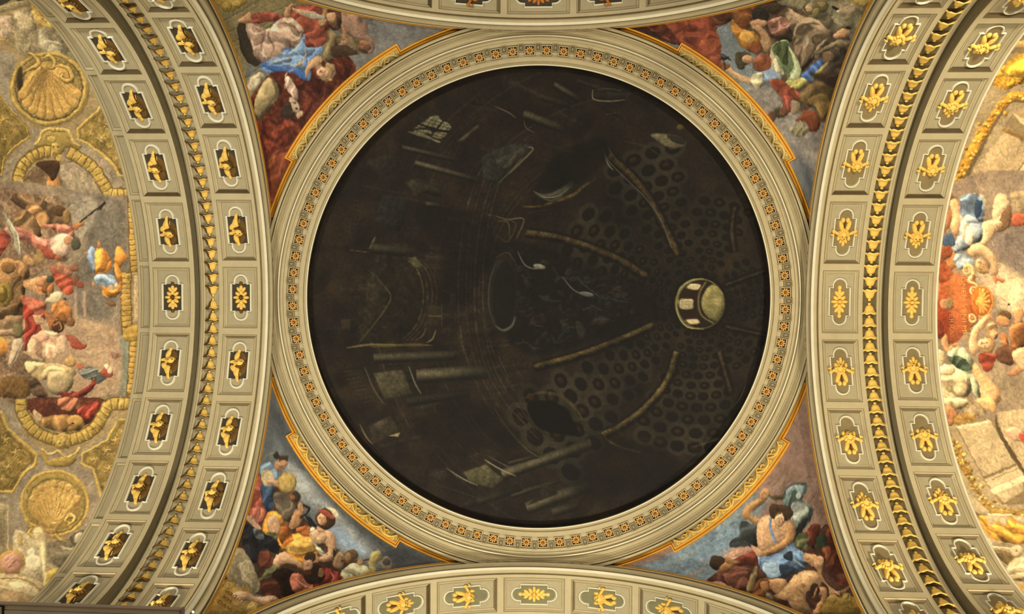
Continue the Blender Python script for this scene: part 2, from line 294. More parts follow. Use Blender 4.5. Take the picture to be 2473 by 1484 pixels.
def paint_BL():
    fill('5c6470', 500, 900, 1180, 1484, .16)
    T(500, 984, 2.968)
    P('98a2ae', '560 380 760 500 900 700 1300 1100 1000 1060 900 820 640 620 580 480', 0, n=.3, soft=10)
    P('7fa4d8', '860 870 960 860 1060 960 1180 1060 1060 1050 940 960', 0, n=.1, soft=6, a=.8)
    for k in range(12): S(('3c424c', '84909c')[k % 2], 26, [430 + k * 30, 0 + k * 60, 560 + k * 52, 260 + k * 50, 700 + k * 70, 420 + k * 62], a=.3, soft=5)
    P('2c3038', '500 30 640 250 900 560 1200 860 1700 1160 1300 1160 1100 930 800 600 560 300', 0, n=.3, a=.55, soft=8)
    P('4a3226', '360 500 440 560 620 620 700 800 800 900 900 1000 1180 1180 1300 1200 1000 1260 700 1360 560 1400 350 1340 180 1300 130 1200 250 900 290 720', .1, n=.5)
    P('7c4a34', '330 600 460 560 480 760 600 800 600 900 380 900 290 780', .1, n=.4)
    # tambourine girl
    P('a8483c', '365 470 420 640 440 760 420 900 300 820 280 740 320 600', .4, (20, 50, .22)); P('c86450', '310 740 400 720 420 800 330 830', .3, (40, 24, .2))
    P('2c4878', '390 560 470 560 480 700 440 760 400 680', .4, (10, 30, .3)); P('6f96c8', '380 430 440 395 500 440 510 520 470 560 400 540', .4, (40, 34, .2))
    P('c8b48c', '390 470 450 450 490 520 450 570 400 550', .5, (60, 30, .2)); P('d0946c', '440 520 540 540 580 590 560 610 470 560 430 545', .45)
    S('b0a890', 5, '395 380 440 340 500 330 560 360', 1); P('b87c58', '490 390 540 380 580 400 560 440 520 460 480 430', .4); EL('3c2c20', 550, 375, 36, 30); EL('c08660', 545, 405, 36, 24, -20, .4); EL('3a2a1c', 500, 350, 22, 26)
    EL('b08a34', 575, 545, 68, 76, 10, .4); EL('c8a450', 575, 545, 56, 64, 10, .25)
    # brown figure, pipe player
    P('6a5c4c', '480 620 600 620 650 700 640 800 560 820 500 740', .4, (30, 50, .25)); EL('704028', 625, 645, 36, 42); EL('3c2a1c', 640, 640, 32, 40); EL('905c38', 615, 650, 18, 20)
    P('a87850', '660 690 710 700 690 760 650 740', .4)
    # orange tunic, raised arm
    P('b0784c', '640 740 690 760 660 860 610 880 590 840', .45); P('dc8a18', '400 860 430 770 490 750 540 790 560 860 600 910 680 900 770 940 800 1040 740 1120 700 1180 620 1120 540 1030 500 960 420 920', .45, (50, 70, .28))
    P('c06014', '510 870 570 850 620 930 640 990 580 1010 520 960', .4, (30, 40, .3)); P('e8a838', '560 1010 680 930 760 960 780 1020 640 1060', .3, (60, 36, .18)); P('c05c1c', '640 880 700 850 760 860 740 930 680 920', .4, (60, 24, .2))
    P('d8a078', '450 790 510 790 530 860 510 920 460 900 430 850', .5); P('d8a078', '500 1060 560 1040 620 1080 700 1140 680 1160 600 1130 540 1130 510 1180 470 1140', .5)
    P('5c6038', '430 900 500 910 500 960 440 990 490 1050 470 1060 360 1000 410 960', .4, (90, 30, .2)); P('6c7048', '430 1130 490 1130 520 1190 440 1230 400 1290 360 1240 400 1210', .4, (60, 30, .2))
    P('ccc4ac', '735 880 770 870 770 960 850 1050 820 1060 760 980', .4, (110, 20, .25))
    P('d49c74', '770 890 860 880 920 940 910 1090 830 1110 790 1090 870 1040 840 980 780 960', .5); EL('d8a47c', 800, 930, 60, 50, 20, .4)
    P('b87850', '750 1070 800 1070 800 1120 760 1120', .4)
    P('d49c74', '790 850 860 850 850 890 800 900', .3); EL('48301c', 850, 800, 72, 78); HEAD(825, 800, 44, 268, 'd09468', '48301c', 0, 1.0); P('a8402c', '790 740 850 740 920 790 900 810 840 780', .4); P('d8cca4', '850 720 920 730 950 780 930 800 890 750', .4)
    P('20201f', '700 770 740 790 790 850 780 870 740 860 710 800', .2, sm=0); S('201c18', 16, '740 720 720 760 690 780 670 800', 0); S('201c18', 16, '690 700 740 730', 0)
    P('2a241c', '900 1020 930 1060 950 1150 920 1140', .2)
    # trumpet people at right
    EL('6c4c34', 1035, 1060, 48, 40); P('a8805c', '940 1040 990 1080 960 1160 900 1140', .4); EL('a07850', 1010, 1080, 26, 40); P('b0ac8c', '960 1190 1040 1120 1150 1150 1170 1230 1060 1250 980 1250', .45, (60, 50, .22)); P('b0a060', '1170 1060 1230 1030 1250 1080 1210 1130 1220 1200 1160 1200', .4); S('6c3c1c', 12, '960 1105 1060 1105 1160 1095', 0); EL('7c7468', 1290, 1130, 44, 60, -10); EL('4c4440', 1290, 1110, 26, 30); EL('c09a6c', 1100, 1110, 22, 28)
    # dark mass lower left, armour
    P('20202a', '260 860 340 840 380 900 480 940 520 1030 500 1060 400 1020 340 1130 260 1000', .3, (60, 50, .2)); P('4c5460', '330 880 380 860 410 920 400 960 350 940', .4, (60, 20, .3)); P('c89c80', '280 780 320 790 380 850 400 880 350 870 300 830', .4)
    P('7c3424', '380 1040 450 1040 480 1120 420 1160 370 1120', .3, (30, 24, .2)); P('2a1714', '480 1180 560 1160 640 1200 620 1350 540 1350 480 1280', .3, n=.4)
    P('5c2c20', '380 1250 500 1240 540 1360 500 1420 400 1330', .3, (60, 34, .2)); P('c06048', '610 1200 700 1210 800 1300 780 1330 640 1340 600 1280', .4, (40, 36, .24)); P('902820', '800 1150 930 1180 980 1250 880 1280 760 1290', .4, (30, 36, .24)); S('d87860', 12, '880 1180 910 1220 890 1260'); S('e0907c', 10, '630 1220 700 1280 790 1310')
    EL('2e2018', 770, 1200, 80, 76); EL('3a2a1c', 740, 1080, 40, 40); EL('c89474', 725, 1140, 34, 44, 20); EL('5c3020', 720, 1190, 30, 24); EL('8c5c3c', 820, 1190, 24, 36); S('2a1a14', 10, '690 1140 740 1135')
    # pale stone, hand, cartouche
    P('a89878', '180 1060 230 1010 300 1070 350 1180 380 1290 340 1340 240 1310 140 1210', .3, (40, 90, .12), n=.25)
    P('b08a3a', '0 1484 60 1330 130 1250 190 1240 210 1290 290 1290 350 1380 400 1440 330 1484', .35, n=.2)
    P('c8a450', '110 1260 190 1250 200 1290 140 1310', .2); S('705018', 6, '100 1300 150 1250 200 1260 205 1300'); EL('c4a04c', 330, 1440, 44, 42); S('70501c', 6, '300 1450 340 1480 370 1440 340 1410', 1)
    P('cc9c78', '190 1330 260 1320 360 1360 470 1350 520 1390 440 1430 320 1390 240 1390 200 1380', .5)
    for k in range(4): S('cc9c78', 14, [230 + k * 10, 1350 + k * 10, 200 + k * 14, 1360 + k * 14, 190 + k * 20, 1375 + k * 12], 1, v=.4); S('704830', 3, [236 + k * 10, 1362 + k * 10, 200 + k * 16, 1378 + k * 12])
def paint_BR():
    fill('8a7068', 1480, 900, 2140, 1484, .14)
    T(1500, 984, 2.968)
    P('6f8fb4', '0 1190 300 1080 640 880 1000 600 1070 640 900 900 800 1100 560 1290 400 1260', 0, n=.3, soft=5)
    P('8c6a60', '1010 600 1220 280 1370 0 1420 300 1560 900 1480 880 1330 800 1200 640', 0, n=.2, soft=4)
    S('b8a090', 16, '1050 640 1130 560 1180 480', a=.6, soft=3); S('a88880', 30, '1400 500 1340 640 1300 760', a=.5, soft=4); S('6c4c44', 40, '1440 560 1420 700 1480 860', a=.5, soft=4)
    for q in ('300 1120 460 1080 560 1000', '480 1000 620 900', '260 1180 420 1150', '700 880 820 780 900 760'): S('a4b0b4', 30, q, a=.5, soft=4)
    for q in ('540 1140 620 1100', '440 1220 560 1180 620 1150', '700 1060 790 1020 860 1010'): S('c08a68', 18, q, a=.7, soft=2)
    P('c48a74', '720 1090 800 1030 900 1000 960 1030 900 1070 800 1110', .2, n=.3)
    P('4c2c20', '640 1250 760 1150 980 1100 1240 950 1420 880 1500 870 1640 1280 1720 1484 1300 1484 1060 1400 800 1330', .1, n=.5)
    # billowing blue-grey cloak
    P('3a4248', '860 820 960 840 1000 900 970 1000 880 1000 790 1010 790 960 850 920', .4, (40, 50, .28))
    P('4f6468', '1165 610 1230 550 1320 545 1335 590 1300 660 1310 680 1370 720 1370 790 1330 850 1260 960 1240 940 1250 840 1220 760 1160 680', .5, (60, 50, .3)); P('8ca8bc', '1180 600 1250 560 1310 570 1290 630 1240 590 1200 640', .3); P('8a9898', '1230 690 1300 690 1350 740 1280 830 1220 780', .3, (60, 36, .25)); P('1c2024', '1280 840 1340 800 1300 900 1250 970 1235 930', .2); EL('98b0b4', 1275, 635, 22, 28)
    # torso and arms
    P('b8804c', '870 740 920 690 1000 640 1050 660 1000 710 940 760 1000 790 1060 800 1040 860 930 820 870 790', .5)
    P('bc8450', '1000 610 1050 590 1070 630 1030 670 990 650', .45); S('7c4c2c', 5, '1010 620 1060 630'); P('5a4a30', '1060 640 1170 630 1150 670 1090 660', .3)
    P('d8a074', '1000 800 1100 780 1200 810 1245 870 1240 940 1190 1000 1110 1030 1040 1060 980 1000 975 900', .55, r=16); P('c08850', '1190 820 1250 880 1230 970 1130 1040 1010 1060 1000 1040 1110 990 1180 930', .5)
    P('d8a078', '930 985 980 1010 1020 1040 1000 1075 930 1070 950 1040', .45); S('8a5034', 4, '930 990 980 1020'); S('8a5034', 4, '935 1065 990 1050')
    S('6890d0', 20, '1070 800 1075 880 1110 970', 0, v=.3); EL('4a3420', 1150, 760, 84, 62, 10); P('4a3420', '1060 740 1080 700 1130 700 1120 780 1080 800', .3); HEAD(1140, 805, 46, 285, 'dca880', '4a3420', 0, .9); S('e0a888', 10, '1110 810 1140 850')
    # blue loincloth
    P('5a84c8', '960 1080 1100 1060 1240 970 1260 1010 1320 1060 1330 1160 1240 1190 1160 1240 1060 1230 1020 1180 990 1140', .5, (60, 60, .3)); P('88b0e4', '1020 1130 1120 1110 1150 1200 1100 1230 1040 1210', .3); P('223450', '1140 1130 1250 1160 1200 1210 1150 1200', .3); P('22344c', '1160 1060 1220 1030 1230 1100 1180 1090', .3)
    for q in ('1000 1100 1120 1090 1230 1000', '1240 1030 1250 1100 1320 1150', '1060 1150 1060 1200'): S('a8c8f0', 10, q, a=.8, soft=1)
    # legs
    P('cc9060', '1310 1050 1390 1060 1450 1110 1440 1190 1490 1280 1560 1320 1640 1280 1600 1330 1500 1360 1480 1290 1410 1230 1400 1160 1330 1120', .55, r=12); EL('d49c6c', 1420, 1110, 34, 44, 30); P('cc9060', '1030 1240 1180 1240 1180 1310 1130 1350 1080 1310', .55); S('7c4c30', 6, '1500 1360 1580 1330 1640 1280', 1)
    # fallen man
    P('c89464', '1180 1280 1260 1200 1370 1170 1430 1230 1420 1290 1340 1330 1330 1390 1380 1484 1250 1484 1200 1400 1090 1360 1150 1320', .55, (60, 110, .1), r=18); P('c08454', '1370 1484 1420 1400 1440 1350 1380 1350 1420 1290 1470 1300 1470 1370 1430 1484', .5)
    S('7c4c2c', 10, '1260 1290 1310 1350 1320 1400', a=.7, soft=1); S('7c4c2c', 8, '1200 1300 1260 1330', a=.6, soft=1); EL('805030', 1310, 1280, 16, 18, 0, 0, .7, soft=1); EL('3c2014', 1390, 1310, 34, 44); S('c08454', 14, '1410 1290 1390 1340 1370 1370', v=.3)
    # right dark red robes
    P('7c2c18', '1380 840 1430 860 1400 960 1380 1020 1330 960 1330 900', .5, (20, 40, .25)); P('5c2014', '1450 960 1510 860 1560 1060 1640 1260 1540 1260 1460 1120', .3, (20, 50, .25), n=.3); P('263420', '1400 940 1470 920 1470 1010 1420 1030', .3); P('5a6038', '1250 940 1330 900 1340 1000 1280 1020', .3, (60, 24, .3)); P('7c381c', '1430 1020 1500 1010 1530 1120 1490 1130', .4, (10, 30, .25)); EL('6c4838', 1580, 1220, 40, 30, a=.6, soft=3)
    # crouching red figures, centre left
    P('803020', '800 1100 940 1040 980 1080 980 1150 900 1130 840 1150', .4, (60, 30, .22)); P('603028', '610 1260 700 1180 780 1140 900 1150 950 1180 930 1260 850 1330 700 1290', .45, (40, 60, .22)); P('84483a', '740 1180 900 1170 900 1290 780 1290', .3, (60, 44, .2))
    EL('3c2818', 695, 1120, 62, 54, 10); P('a86c40', '750 1110 830 1100 800 1150 720 1190 700 1170', .4); P('9a6838', '750 1080 850 1110 830 1130 760 1120', .3)
    P('8a7048', '900 1300 950 1160 980 1150 970 1240 930 1350', .4, (10, 20, .25)); P('8a4c20', '940 1340 990 1240 1060 1240 1060 1330 1000 1400', .4, (30, 34, .25)); P('c08050', '1000 1260 1050 1250 1060 1310 1010 1320', .35); P('7c6c50', '1040 1330 1080 1340 1110 1400 1230 1450 1200 1470 1060 1400', .35, (60, 24, .2)); P('b8907c', '610 1290 700 1250 860 1340 700 1310', .2, n=.2)
    # ornament, bottom right
    P('9a7828', '1450 1484 1460 1400 1500 1340 1560 1360 1620 1330 1680 1380 1720 1484', .4, n=.2)
    for q in ('1480 1400 1500 1360 1540 1380 1520 1420', '1560 1370 1600 1350 1640 1360', '1570 1420 1630 1380 1660 1420', '1500 1450 1560 1440'): S('5c4410', 6, q)
    EL('b4923c', 1510, 1375, 34, 30); EL('b4923c', 1620, 1375, 34, 30); S('5c4410', 5, '1600 1390 1640 1350 1650 1390 1610 1390')
def ring_(cx, cy, rx, ry, w, c, c2=None, n=0):
    for k, (dr, cc) in enumerate(((0, c),)):
        t = np.linspace(0, 360, 40); S(cc, w, sum([[cx + rx * np.cos(np.radians(a)), cy + ry * np.sin(np.radians(a))] for a in t], []), 0, v=.3)
    if n:
        for k in range(n):
            a = 2 * np.pi * k / n; EL(c2, cx + rx * np.cos(a), cy + ry * np.sin(a), w * .36, w * .28, np.degrees(a), .5)
def gadroon(c, c2, dk, w, s, step, closed=0):
    """painted egg-and-leaf border along a path"""
    S(dk, w * 1.25, s, 0); S(c, w, s, 0, v=.35)
    p = cat(pts(s), bool(closed), 24) - OFF; L = np.r_[0, np.cumsum(np.hypot(*np.diff(p, axis=0).T))]
    sc = TR[:]; T(0, 0, 1)
    for d in np.arange(0, L[-1], step):
        i = min(len(p) - 2, np.searchsorted(L, d)); t = p[i + 1] - p[i]; t = t / (np.hypot(*t) + 1e-9); nn = np.array([-t[1], t[0]]); h = w / sc[2] * .5
        a = p[i] - nn * h; b = p[i] + nn * h; S(dk, 2.2, [*a, *b], 0); S(c2, 2.0, [*(a + t * 3), *(b + t * 3)], 0)
    T(*sc)
def shell(cx, cy, r, a0, a1, ox, oy, c, dk):
    n = 9
    for k in range(n):
        b = a0 + (a1 - a0) * (k + .5) / n; tip = (cx + r * np.cos(np.radians(b)), cy + r * np.sin(np.radians(b))); wv = r * np.radians(abs(a1 - a0) / n) * .62
        S(c, 1.8 * wv, [ox, oy, (ox * .6 + tip[0] * .4), (oy * .6 + tip[1] * .4), *tip], 2 if 0 else 0, v=.35)
        EL(c, *tip, wv * .9, wv * .9, b, .35)
    for k in range(n + 1):
        b = a0 + (a1 - a0) * k / n; S(dk, 4, [ox, oy, (ox + cx) / 2 + r * .45 * np.cos(np.radians(b)), (oy + cy) / 2 + r * .45 * np.sin(np.radians(b)), cx + r * .93 * np.cos(np.radians(b)), cy + r * .93 * np.sin(np.radians(b))], 1)
def acanth(c, dk, x, y, r, a, n=5):
    for k in range(n):
        b = np.radians(a + 72 * k + 20 * np.sin(k * 2)); X, Y = x + r * .5 * np.cos(b), y + r * .5 * np.sin(b)
        S(dk, r * .34, [x, y, X, Y, X + r * .45 * np.cos(b + 1.1), Y + r * .45 * np.sin(b + 1.1)], 2)
        S(c, r * .26, [x, y - 2, X, Y - 2, X + r * .45 * np.cos(b + 1.1), Y - 2 + r * .45 * np.sin(b + 1.1)], 2, v=.4)
    EL(c, x, y, r * .2, r * .2)
def paint_left():
    fill('948464', 0, 0, 400, 1484, .14)
    T(0, 0, 2.968)
    P('938673', '0 600 80 700 220 900 560 1000 900 1200 950 1484 800 1480 720 1340 520 1180 330 1100 180 1240 80 1280 -200 1280 -200 600', 0, n=.25)
    P('8d8578', '60 380 110 420 90 700 0 700 -200 700 -200 300', 0, n=.3)
    # top: dark lunette with lamp-lit smoke clouds
    P('3a3830', '-200 -240 120 -240 180 10 100 0 0 40 -200 90', .1); P('958a68', '-200 40 0 40 120 10 190 0 215 40 110 60 0 90 -200 150', .2); S('6c6450', 7, '-100 100 0 90 120 60 220 50'); S('b5ab80', 8, '-100 60 0 50 120 20 200 5')
    P('b09a88', '-100 140 60 110 120 180 100 270 30 290 -100 280', .3, n=.4); P('c8a83c', '-40 260 60 280 100 240 110 270 40 295 -40 290', .2)
    P('8e8468', '90 90 230 70 260 200 260 380 160 400 90 300', .1, n=.5, soft=4)
    P('b2a486', '100 100 180 90 240 160 220 240 150 220 120 180', .3, n=.3, soft=3)
    P('77715c', '260 120 480 200 620 400 700 600 560 560 420 480 300 420', .1, n=.5, soft=6); P('a8a48c', '280 200 360 300 440 340 420 420 330 380 270 280', .2, n=.4, soft=3); S('e0dccc', 10, '320 290 380 300 450 320', soft=1); S('d0ccb8', 8, '400 230 440 250 450 280', soft=1)
    S('c8c4b0', 26, '400 400 440 430 480 470', soft=2); S('d8d4c4', 12, '430 430 460 450'); S('6c6650', 6, '560 500 700 500', a=.7); S('a8a084', 8, '540 520 640 522')
    for k in range(6): S('c0a046', 30, [222 + k * 26, -60, 240 + k * 26, 60, 280 + k * 34, 190 - k * 4], 0, v=.5); S('8a6a24', 6, [236 + k * 26, -60, 262 + k * 28, 90, 300 + k * 34, 200 - k * 4], 0)
    P('cdb05a', '230 60 280 110 420 170 465 200 380 205 300 180 250 150', .3); S('8a6a24', 5, '260 100 330 160 420 195')
    # shell medallion 1
    EL('9a8444', 355, 640, 290, 270, 12, .2); ring_(350, 635, 262, 250, 26, 'bfa048'); ring_(355, 640, 225, 215, 30, '7c6c3a', '9c8848', 34); ring_(350, 630, 240, 232, 5, '5c4c28')
    EL('b48e44', 360, 650, 195, 190, 0, .3); P('3a3020', '150 470 120 560 150 700 220 790 180 680 165 560', .1, soft=2)
    shell(360, 620, 205, 8, 172, 300, 480, 'c49c4a', '8a6630')
    for q, w in (('310 420 350 400 390 440 380 490 330 470', 26), ('390 480 440 470 500 500 520 560 480 580 440 550 460 520', 30), ('200 380 240 400 280 450 250 480 200 500 160 520', 30)): S('5c4c26', w * 1.3, q); S('c2a04c', w, q, v=.5)
    # scrolled mask + arch frame
    P('a08a40', '300 950 380 920 460 935 540 1040 580 1060 540 1085 480 1060 420 1140 400 1150 330 1060 260 1060 250 1040', .35)
    S('c8ac58', 26, '255 1045 290 1000 300 950 350 930 400 935', 0, v=.5); S('c8ac58', 26, '575 1060 530 1020 500 950 450 930 400 935', 0, v=.5); EL('b89a48', 400, 1070, 40, 46); EL('c2a450', 370, 1000, 36, 24); EL('6a5424', 385, 1055, 10, 6); EL('6a5424', 420, 1055, 10, 6); S('6a5424', 5, '385 1095 400 1100 420 1095'); EL('b89a48', 425, 1140, 24, 30)
    for q in ('-200 690 0 690 60 780 200 910 210 990 120 1050 40 1130 10 1260 -200 1270',):
        P('8c7636', q, .1, n=.5); S('c4a64c', 24, q + ' -200 690', 0, v=.4, sm=0); S('6a5626', 6, q, 0, sm=0)
    for x, y, r in ((30, 860, 60), (100, 940, 46), (40, 1000, 50), (-60, 950, 60), (20, 780, 34)): acanth('c2a44e', '5c4a20', x, y, r, x)
    q = '750 720 700 800 560 920 560 1000 620 1030 760 1120 850 1260 960 1270 1000 700'
    P('8c7636', q, .1, n=.5); S('c4a64c', 22, '740 740 700 800 560 925 560 1000 620 1030 750 1120 830 1210 855 1262 930 1268', 0, v=.4, sm=0); S('6a5626', 6, '755 760 715 815 580 930 580 990 640 1020 770 1110 850 1200 880 1250', 0, sm=0)
    for x, y, r in ((650, 960, 46), (730, 990, 54), (800, 1060, 46), (780, 900, 60), (840, 1140, 40)): acanth('c2a44e', '5c4a20', x, y, r, x)
    P('6d5640', '190 1484 180 1300 240 1200 330 1150 420 1160 540 1160 640 1230 700 1310 760 1484', .1, n=.5)
    P('9a8c78', '420 1190 540 1160 660 1240 740 1400 760 1484 480 1484 440 1300', .1, n=.35, soft=2); P('c08444', '350 1230 420 1250 440 1484 340 1484', .3, n=.3)
    P('4a3020', '260 1170 420 1160 420 1240 380 1300 330 1240', .3); P('b89a5c', '190 1400 260 1330 340 1400 320 1484 200 1484', .4, (50, 40, .3)); P('8a6a40', '240 1420 320 1380 380 1484 240 1484', .4)
    gadroon('b89a40', 'd0b45c', '6a5424', 74, '135 1484 130 1350 150 1220 220 1130 310 1090 370 1090', 15); gadroon('b89a40', 'd0b45c', '6a5424', 74, '490 1090 580 1140 680 1220 750 1330 790 1390 860 1395 950 1395', 15)
    gadroon('b89a40', 'd0b45c', '6a5424', 60, '-200 1380 0 1380 150 1380', 15)
    # --- battle scene (B crop)
    T(0, 480, 2.968)
    P('8c7c6c', '-240 -20 760 -20 940 40 960 500 880 560 880 1380 740 1420 -240 1420', 0, n=.2)
    P('6c6660', '520 -20 760 -20 900 100 920 480 860 700 760 860 600 840 540 760 520 520 620 300', 0, n=.3, soft=5); P('9c948a', '500 -20 640 -20 700 60 640 240 520 260', 0, n=.3, soft=4, a=.8)
    for k in range(6): S('5a5652', 24, [640 + k * 44, 80, 650 + k * 40, 260, 640 + k * 40, 480], a=.35, soft=4)
    P('8a6e58', '-240 40 300 -20 480 60 520 400 200 600 150 900 240 1100 200 1420 -240 1420', .1, n=.6)
    P('ac8f76', '560 850 720 900 850 960 870 1380 440 1390 300 1200 200 1000 230 900 420 830', 0, n=.2, soft=2)
    S('a06040', 4, '770 920 790 1000 780 1200 780 1390', a=.7); P('78847c', '860 980 930 980 930 1380 860 1390 880 1180', 0, n=.3, soft=3); P('9a6a58', '800 1110 860 1110 860 1140 810 1150', .1)
    for x in (545, 610): S('c09888', 16, [x, 660, x - 4, 760, x + 4, 860], 1, soft=2)
    P('6a5038', '60 -20 240 -20 440 100 480 160 380 200 300 160 160 80', .35, (50, 60, .3)); P('a87848', '200 40 320 80 360 180 260 220 180 160', .45, (40, 50, .3)); P('7c5c3c', '130 80 240 120 300 260 200 320 100 240', .3, (60, 44, .3))
    EL('5a4024', 430, 90, 50, 40); EL('8a6a3c', 480, 130, 30, 56)
    S('33281e', 12, '760 30 600 150 520 240', 0); S('2a2018', 22, '760 28 700 90', 2)
    P('c06e5c', '320 185 480 190 530 230 520 290 420 240 340 210', .5, (20, 30, .22)); P('c87466', '20 220 120 200 220 240 320 290 440 280 420 360 360 420 300 380 160 300', .5, (70, 50, .25)); P('b84838', '-60 250 60 260 60 340 -60 460', .4, (70, 34, .22)); P('a84838', '280 330 420 400 360 440 280 380', .4)
    P('ccaea0', '360 290 460 250 530 290 540 360 480 430 400 400 360 340', .5, (60, 40, .22)); EL('4c5040', 545, 325, 34, 46); EL('b8805a', 490, 300, 30, 36); P('b87040', '520 190 600 170 600 190 540 230', .3); EL('a8603c', 420, 425, 26, 20)
    P('a8a090', '20 100 60 130 120 230 155 340 150 430 130 400 80 280', .45); S('e0d8c8', 10, '60 140 130 270 145 400'); S('4a443c', 6, '30 110 90 270 100 360')
    P('9c7044', '0 440 120 440 210 500 200 600 120 640 0 640 -80 560', .5, (60, 60, .25)); P('c0905c', '20 470 100 460 130 540 90 580', .45); EL('8c6438', 60, 500, 50, 44); P('b88a58', '180 400 240 430 250 480 200 480 160 440', .45); P('ac8450', '280 360 320 420 300 470 240 440', .3)
    P('6c5030', '60 620 160 560 180 700 150 860 60 900', .4, (30, 40, .3)); EL('a08838', 30, 690, 60, 90, 0, .5); EL('7c6820', 20, 690, 34, 60); EL('bfa44c', 10, 660, 24, 24); EL('4c3c24', 50, 840, 60, 40); EL('b8845c', 70, 870, 40, 30)
    P('cc9464', '170 590 260 570 340 560 360 620 340 680 380 700 300 700 220 660 180 640', .5, (40, 50, .18)); P('b06838', '260 580 360 570 390 640 370 680 280 660', .4, (50, 34, .25)); EL('3c4c44', 360, 580, 32, 26); EL('c8875c', 290, 600, 40, 34)
    P('c04c34', '360 500 480 510 530 620 500 700 420 640', .4, (60, 30, .22)); P('a87058', '360 490 440 460 520 500 500 560', .4, n=.3, a=.8); EL('8a5038', 530, 500, 36, 26, 0, .4, .9); EL('7c4c34', 545, 590, 26, 36); P('8c4430', '540 600 600 600 600 640 560 640', .3)
    P('c06048', '150 700 260 720 330 760 320 880 280 900 200 820', .45, (60, 40, .25)); P('ac3428', '170 760 260 840 300 960 220 1060 180 1100 170 900', .4, (20, 40, .25)); P('c89874', '240 830 310 860 320 900 260 900', .4)
    P('b06c30', '380 760 450 730 510 790 520 880 470 900 400 860 370 820', .5, (50, 44, .2)); P('cfc4a4', '320 730 400 670 450 680 420 740 360 750', .3); P('a86434', '320 800 380 850 420 920 360 940', .4); EL('8a5a38', 505, 885, 30, 36); EL('4a3020', 415, 920, 44, 46); S('c08040', 9, '385 920 420 890 440 930 415 950')
    P('a08060', '0 880 160 840 180 960 120 1040 0 1020', .4, (60, 50, .3)); P('80784c', '100 900 160 920 150 990 100 980', .3); P('dc8c34', '-80 980 30 1000 60 1080 0 1120 -80 1160', .4, (60, 50, .2))
    P('c8b09c', '90 1020 160 1010 155 1100 80 1220 60 1200 80 1100', .4); S('6c5c50', 7, '150 1050 110 1140 70 1210')
    P('e0b494', '220 1000 300 950 400 960 440 1020 420 1110 340 1160 240 1160 190 1100', .5, (50, 60, .22)); P('e8a890', '230 990 300 960 360 1000 300 1030', .4); P('ccac94', '420 990 480 1000 470 1100 400 1110', .3)
    P('a8503c', '470 980 540 990 580 1040 520 1050', .3); P('ac4034', '510 1040 620 1050 600 1080 530 1080', .3)
    P('a89070', '160 1100 260 1120 320 1170 240 1160', .4); P('c8b080', '190 1170 340 1180 460 1190 540 1240 520 1280 400 1260 340 1300 240 1290 190 1230', .5, (80, 50, .2)); P('a89874', '350 1250 460 1240 530 1290 500 1380 420 1410 350 1370', .6); EL('c09858', 505, 1170, 40, 40)
    P('6c7478', '560 1240 620 1200 700 1230 690 1280 620 1300', .4, (60, 20, .3)); S('d8d8d0', 6, '580 1240 650 1215'); P('c4603c', '550 1180 600 1200 590 1230 560 1220', .3); P('8c3028', '420 1390 540 1390 640 1340 700 1260 690 1330 600 1420 500 1450', .4, (60, 30, .22)); P('4c5c60', '690 1270 740 1240 760 1290 700 1330', .3); EL('a84438', 770, 1250, 44, 36); EL('e0b8a0', 790, 1235, 20, 30); EL('e8d8c0', 765, 1205, 16, 20)
    P('584434', '180 1310 260 1290 330 1380 340 1420 250 1420', .4, (60, 44, .3)); P('7a5a30', '100 1280 200 1300 200 1420 0 1420 0 1300', .3, n=.4)
    gadroon('b8923a', 'd2b054', '6a5020', 60, '950 -20 955 200 965 400 965 530', 13); gadroon('b8923a', 'd2b054', '6a5020', 66, '905 530 905 700 910 900 915 980', 13); gadroon('b8923a', 'd2b054', '6a5020', 60, '965 980 960 1150 950 1300 940 1420', 13)
    P('c0a888', '960 550 1000 550 1010 880 965 880', .1, sm=0); S('a08450', 6, '985 580 975 640 990 700 975 760 988 840'); P('b08c34', '890 940 1000 910 1010 1010 900 1020', .3, n=.3)
    # flying figure blue / orange
    P('6c90c8', '625 390 660 340 690 380 680 460 690 530 650 500 630 450', .45, (20, 30, .2)); P('e08a28', '690 370 730 360 790 410 800 500 740 530 690 540 680 450', .5, (30, 40, .22)); P('d88828', '830 360 870 350 900 400 925 390 900 450 870 500 880 600 860 680 810 710 750 700 730 620 800 640 850 600 820 520', .45, (80, 40, .2))
    P('7ca0d8', '680 560 740 535 820 570 830 640 770 640 720 610 690 610', .45, (70, 30, .22)); P('c88050', '590 375 640 390 630 400', .3); P('c07840', '700 310 720 320 715 360 700 360', .3); P('c88058', '655 600 680 605 665 640', .3); EL('d8a078', 800, 640, 24, 22); EL('e0c8a0', 832, 625, 16, 20)
    EL('2a2422', 465, 718, 8, 8, 0, 0); EL('8a5430', 800, 758, 34, 14, 10)
    # --- lower half (C crop)
    T(0, 984, 2.968)
    P('8f8474', '-200 -40 60 -40 120 40 220 260 560 320 900 100 940 100 700 680 600 900 -200 900', 0, n=.25)
    P('5c2c20', '210 -60 740 -60 720 60 620 130 480 170 330 150 240 60', .3, n=.5); P('a87c40', '280 80 400 60 500 60 600 110 580 160 480 180 360 160 290 130', .5, (10, 40, .2)); EL('c09448', 540, 100, 60, 44); EL('402c18', 525, 120, 12, 8); P('c4a078', '240 20 300 60 290 110 250 80', .3); P('a83428', '560 20 700 -40 700 60 600 80', .4, (40, 30, .3)); P('b86a4c', '420 -60 560 -60 560 20 440 20', .4, (40, 30, .3))
    gadroon('b89a40', 'd0b45c', '6a5424', 76, '150 -60 160 40 240 160 340 220 440 235 560 220 680 150 750 40 800 -20 940 -20', 15)
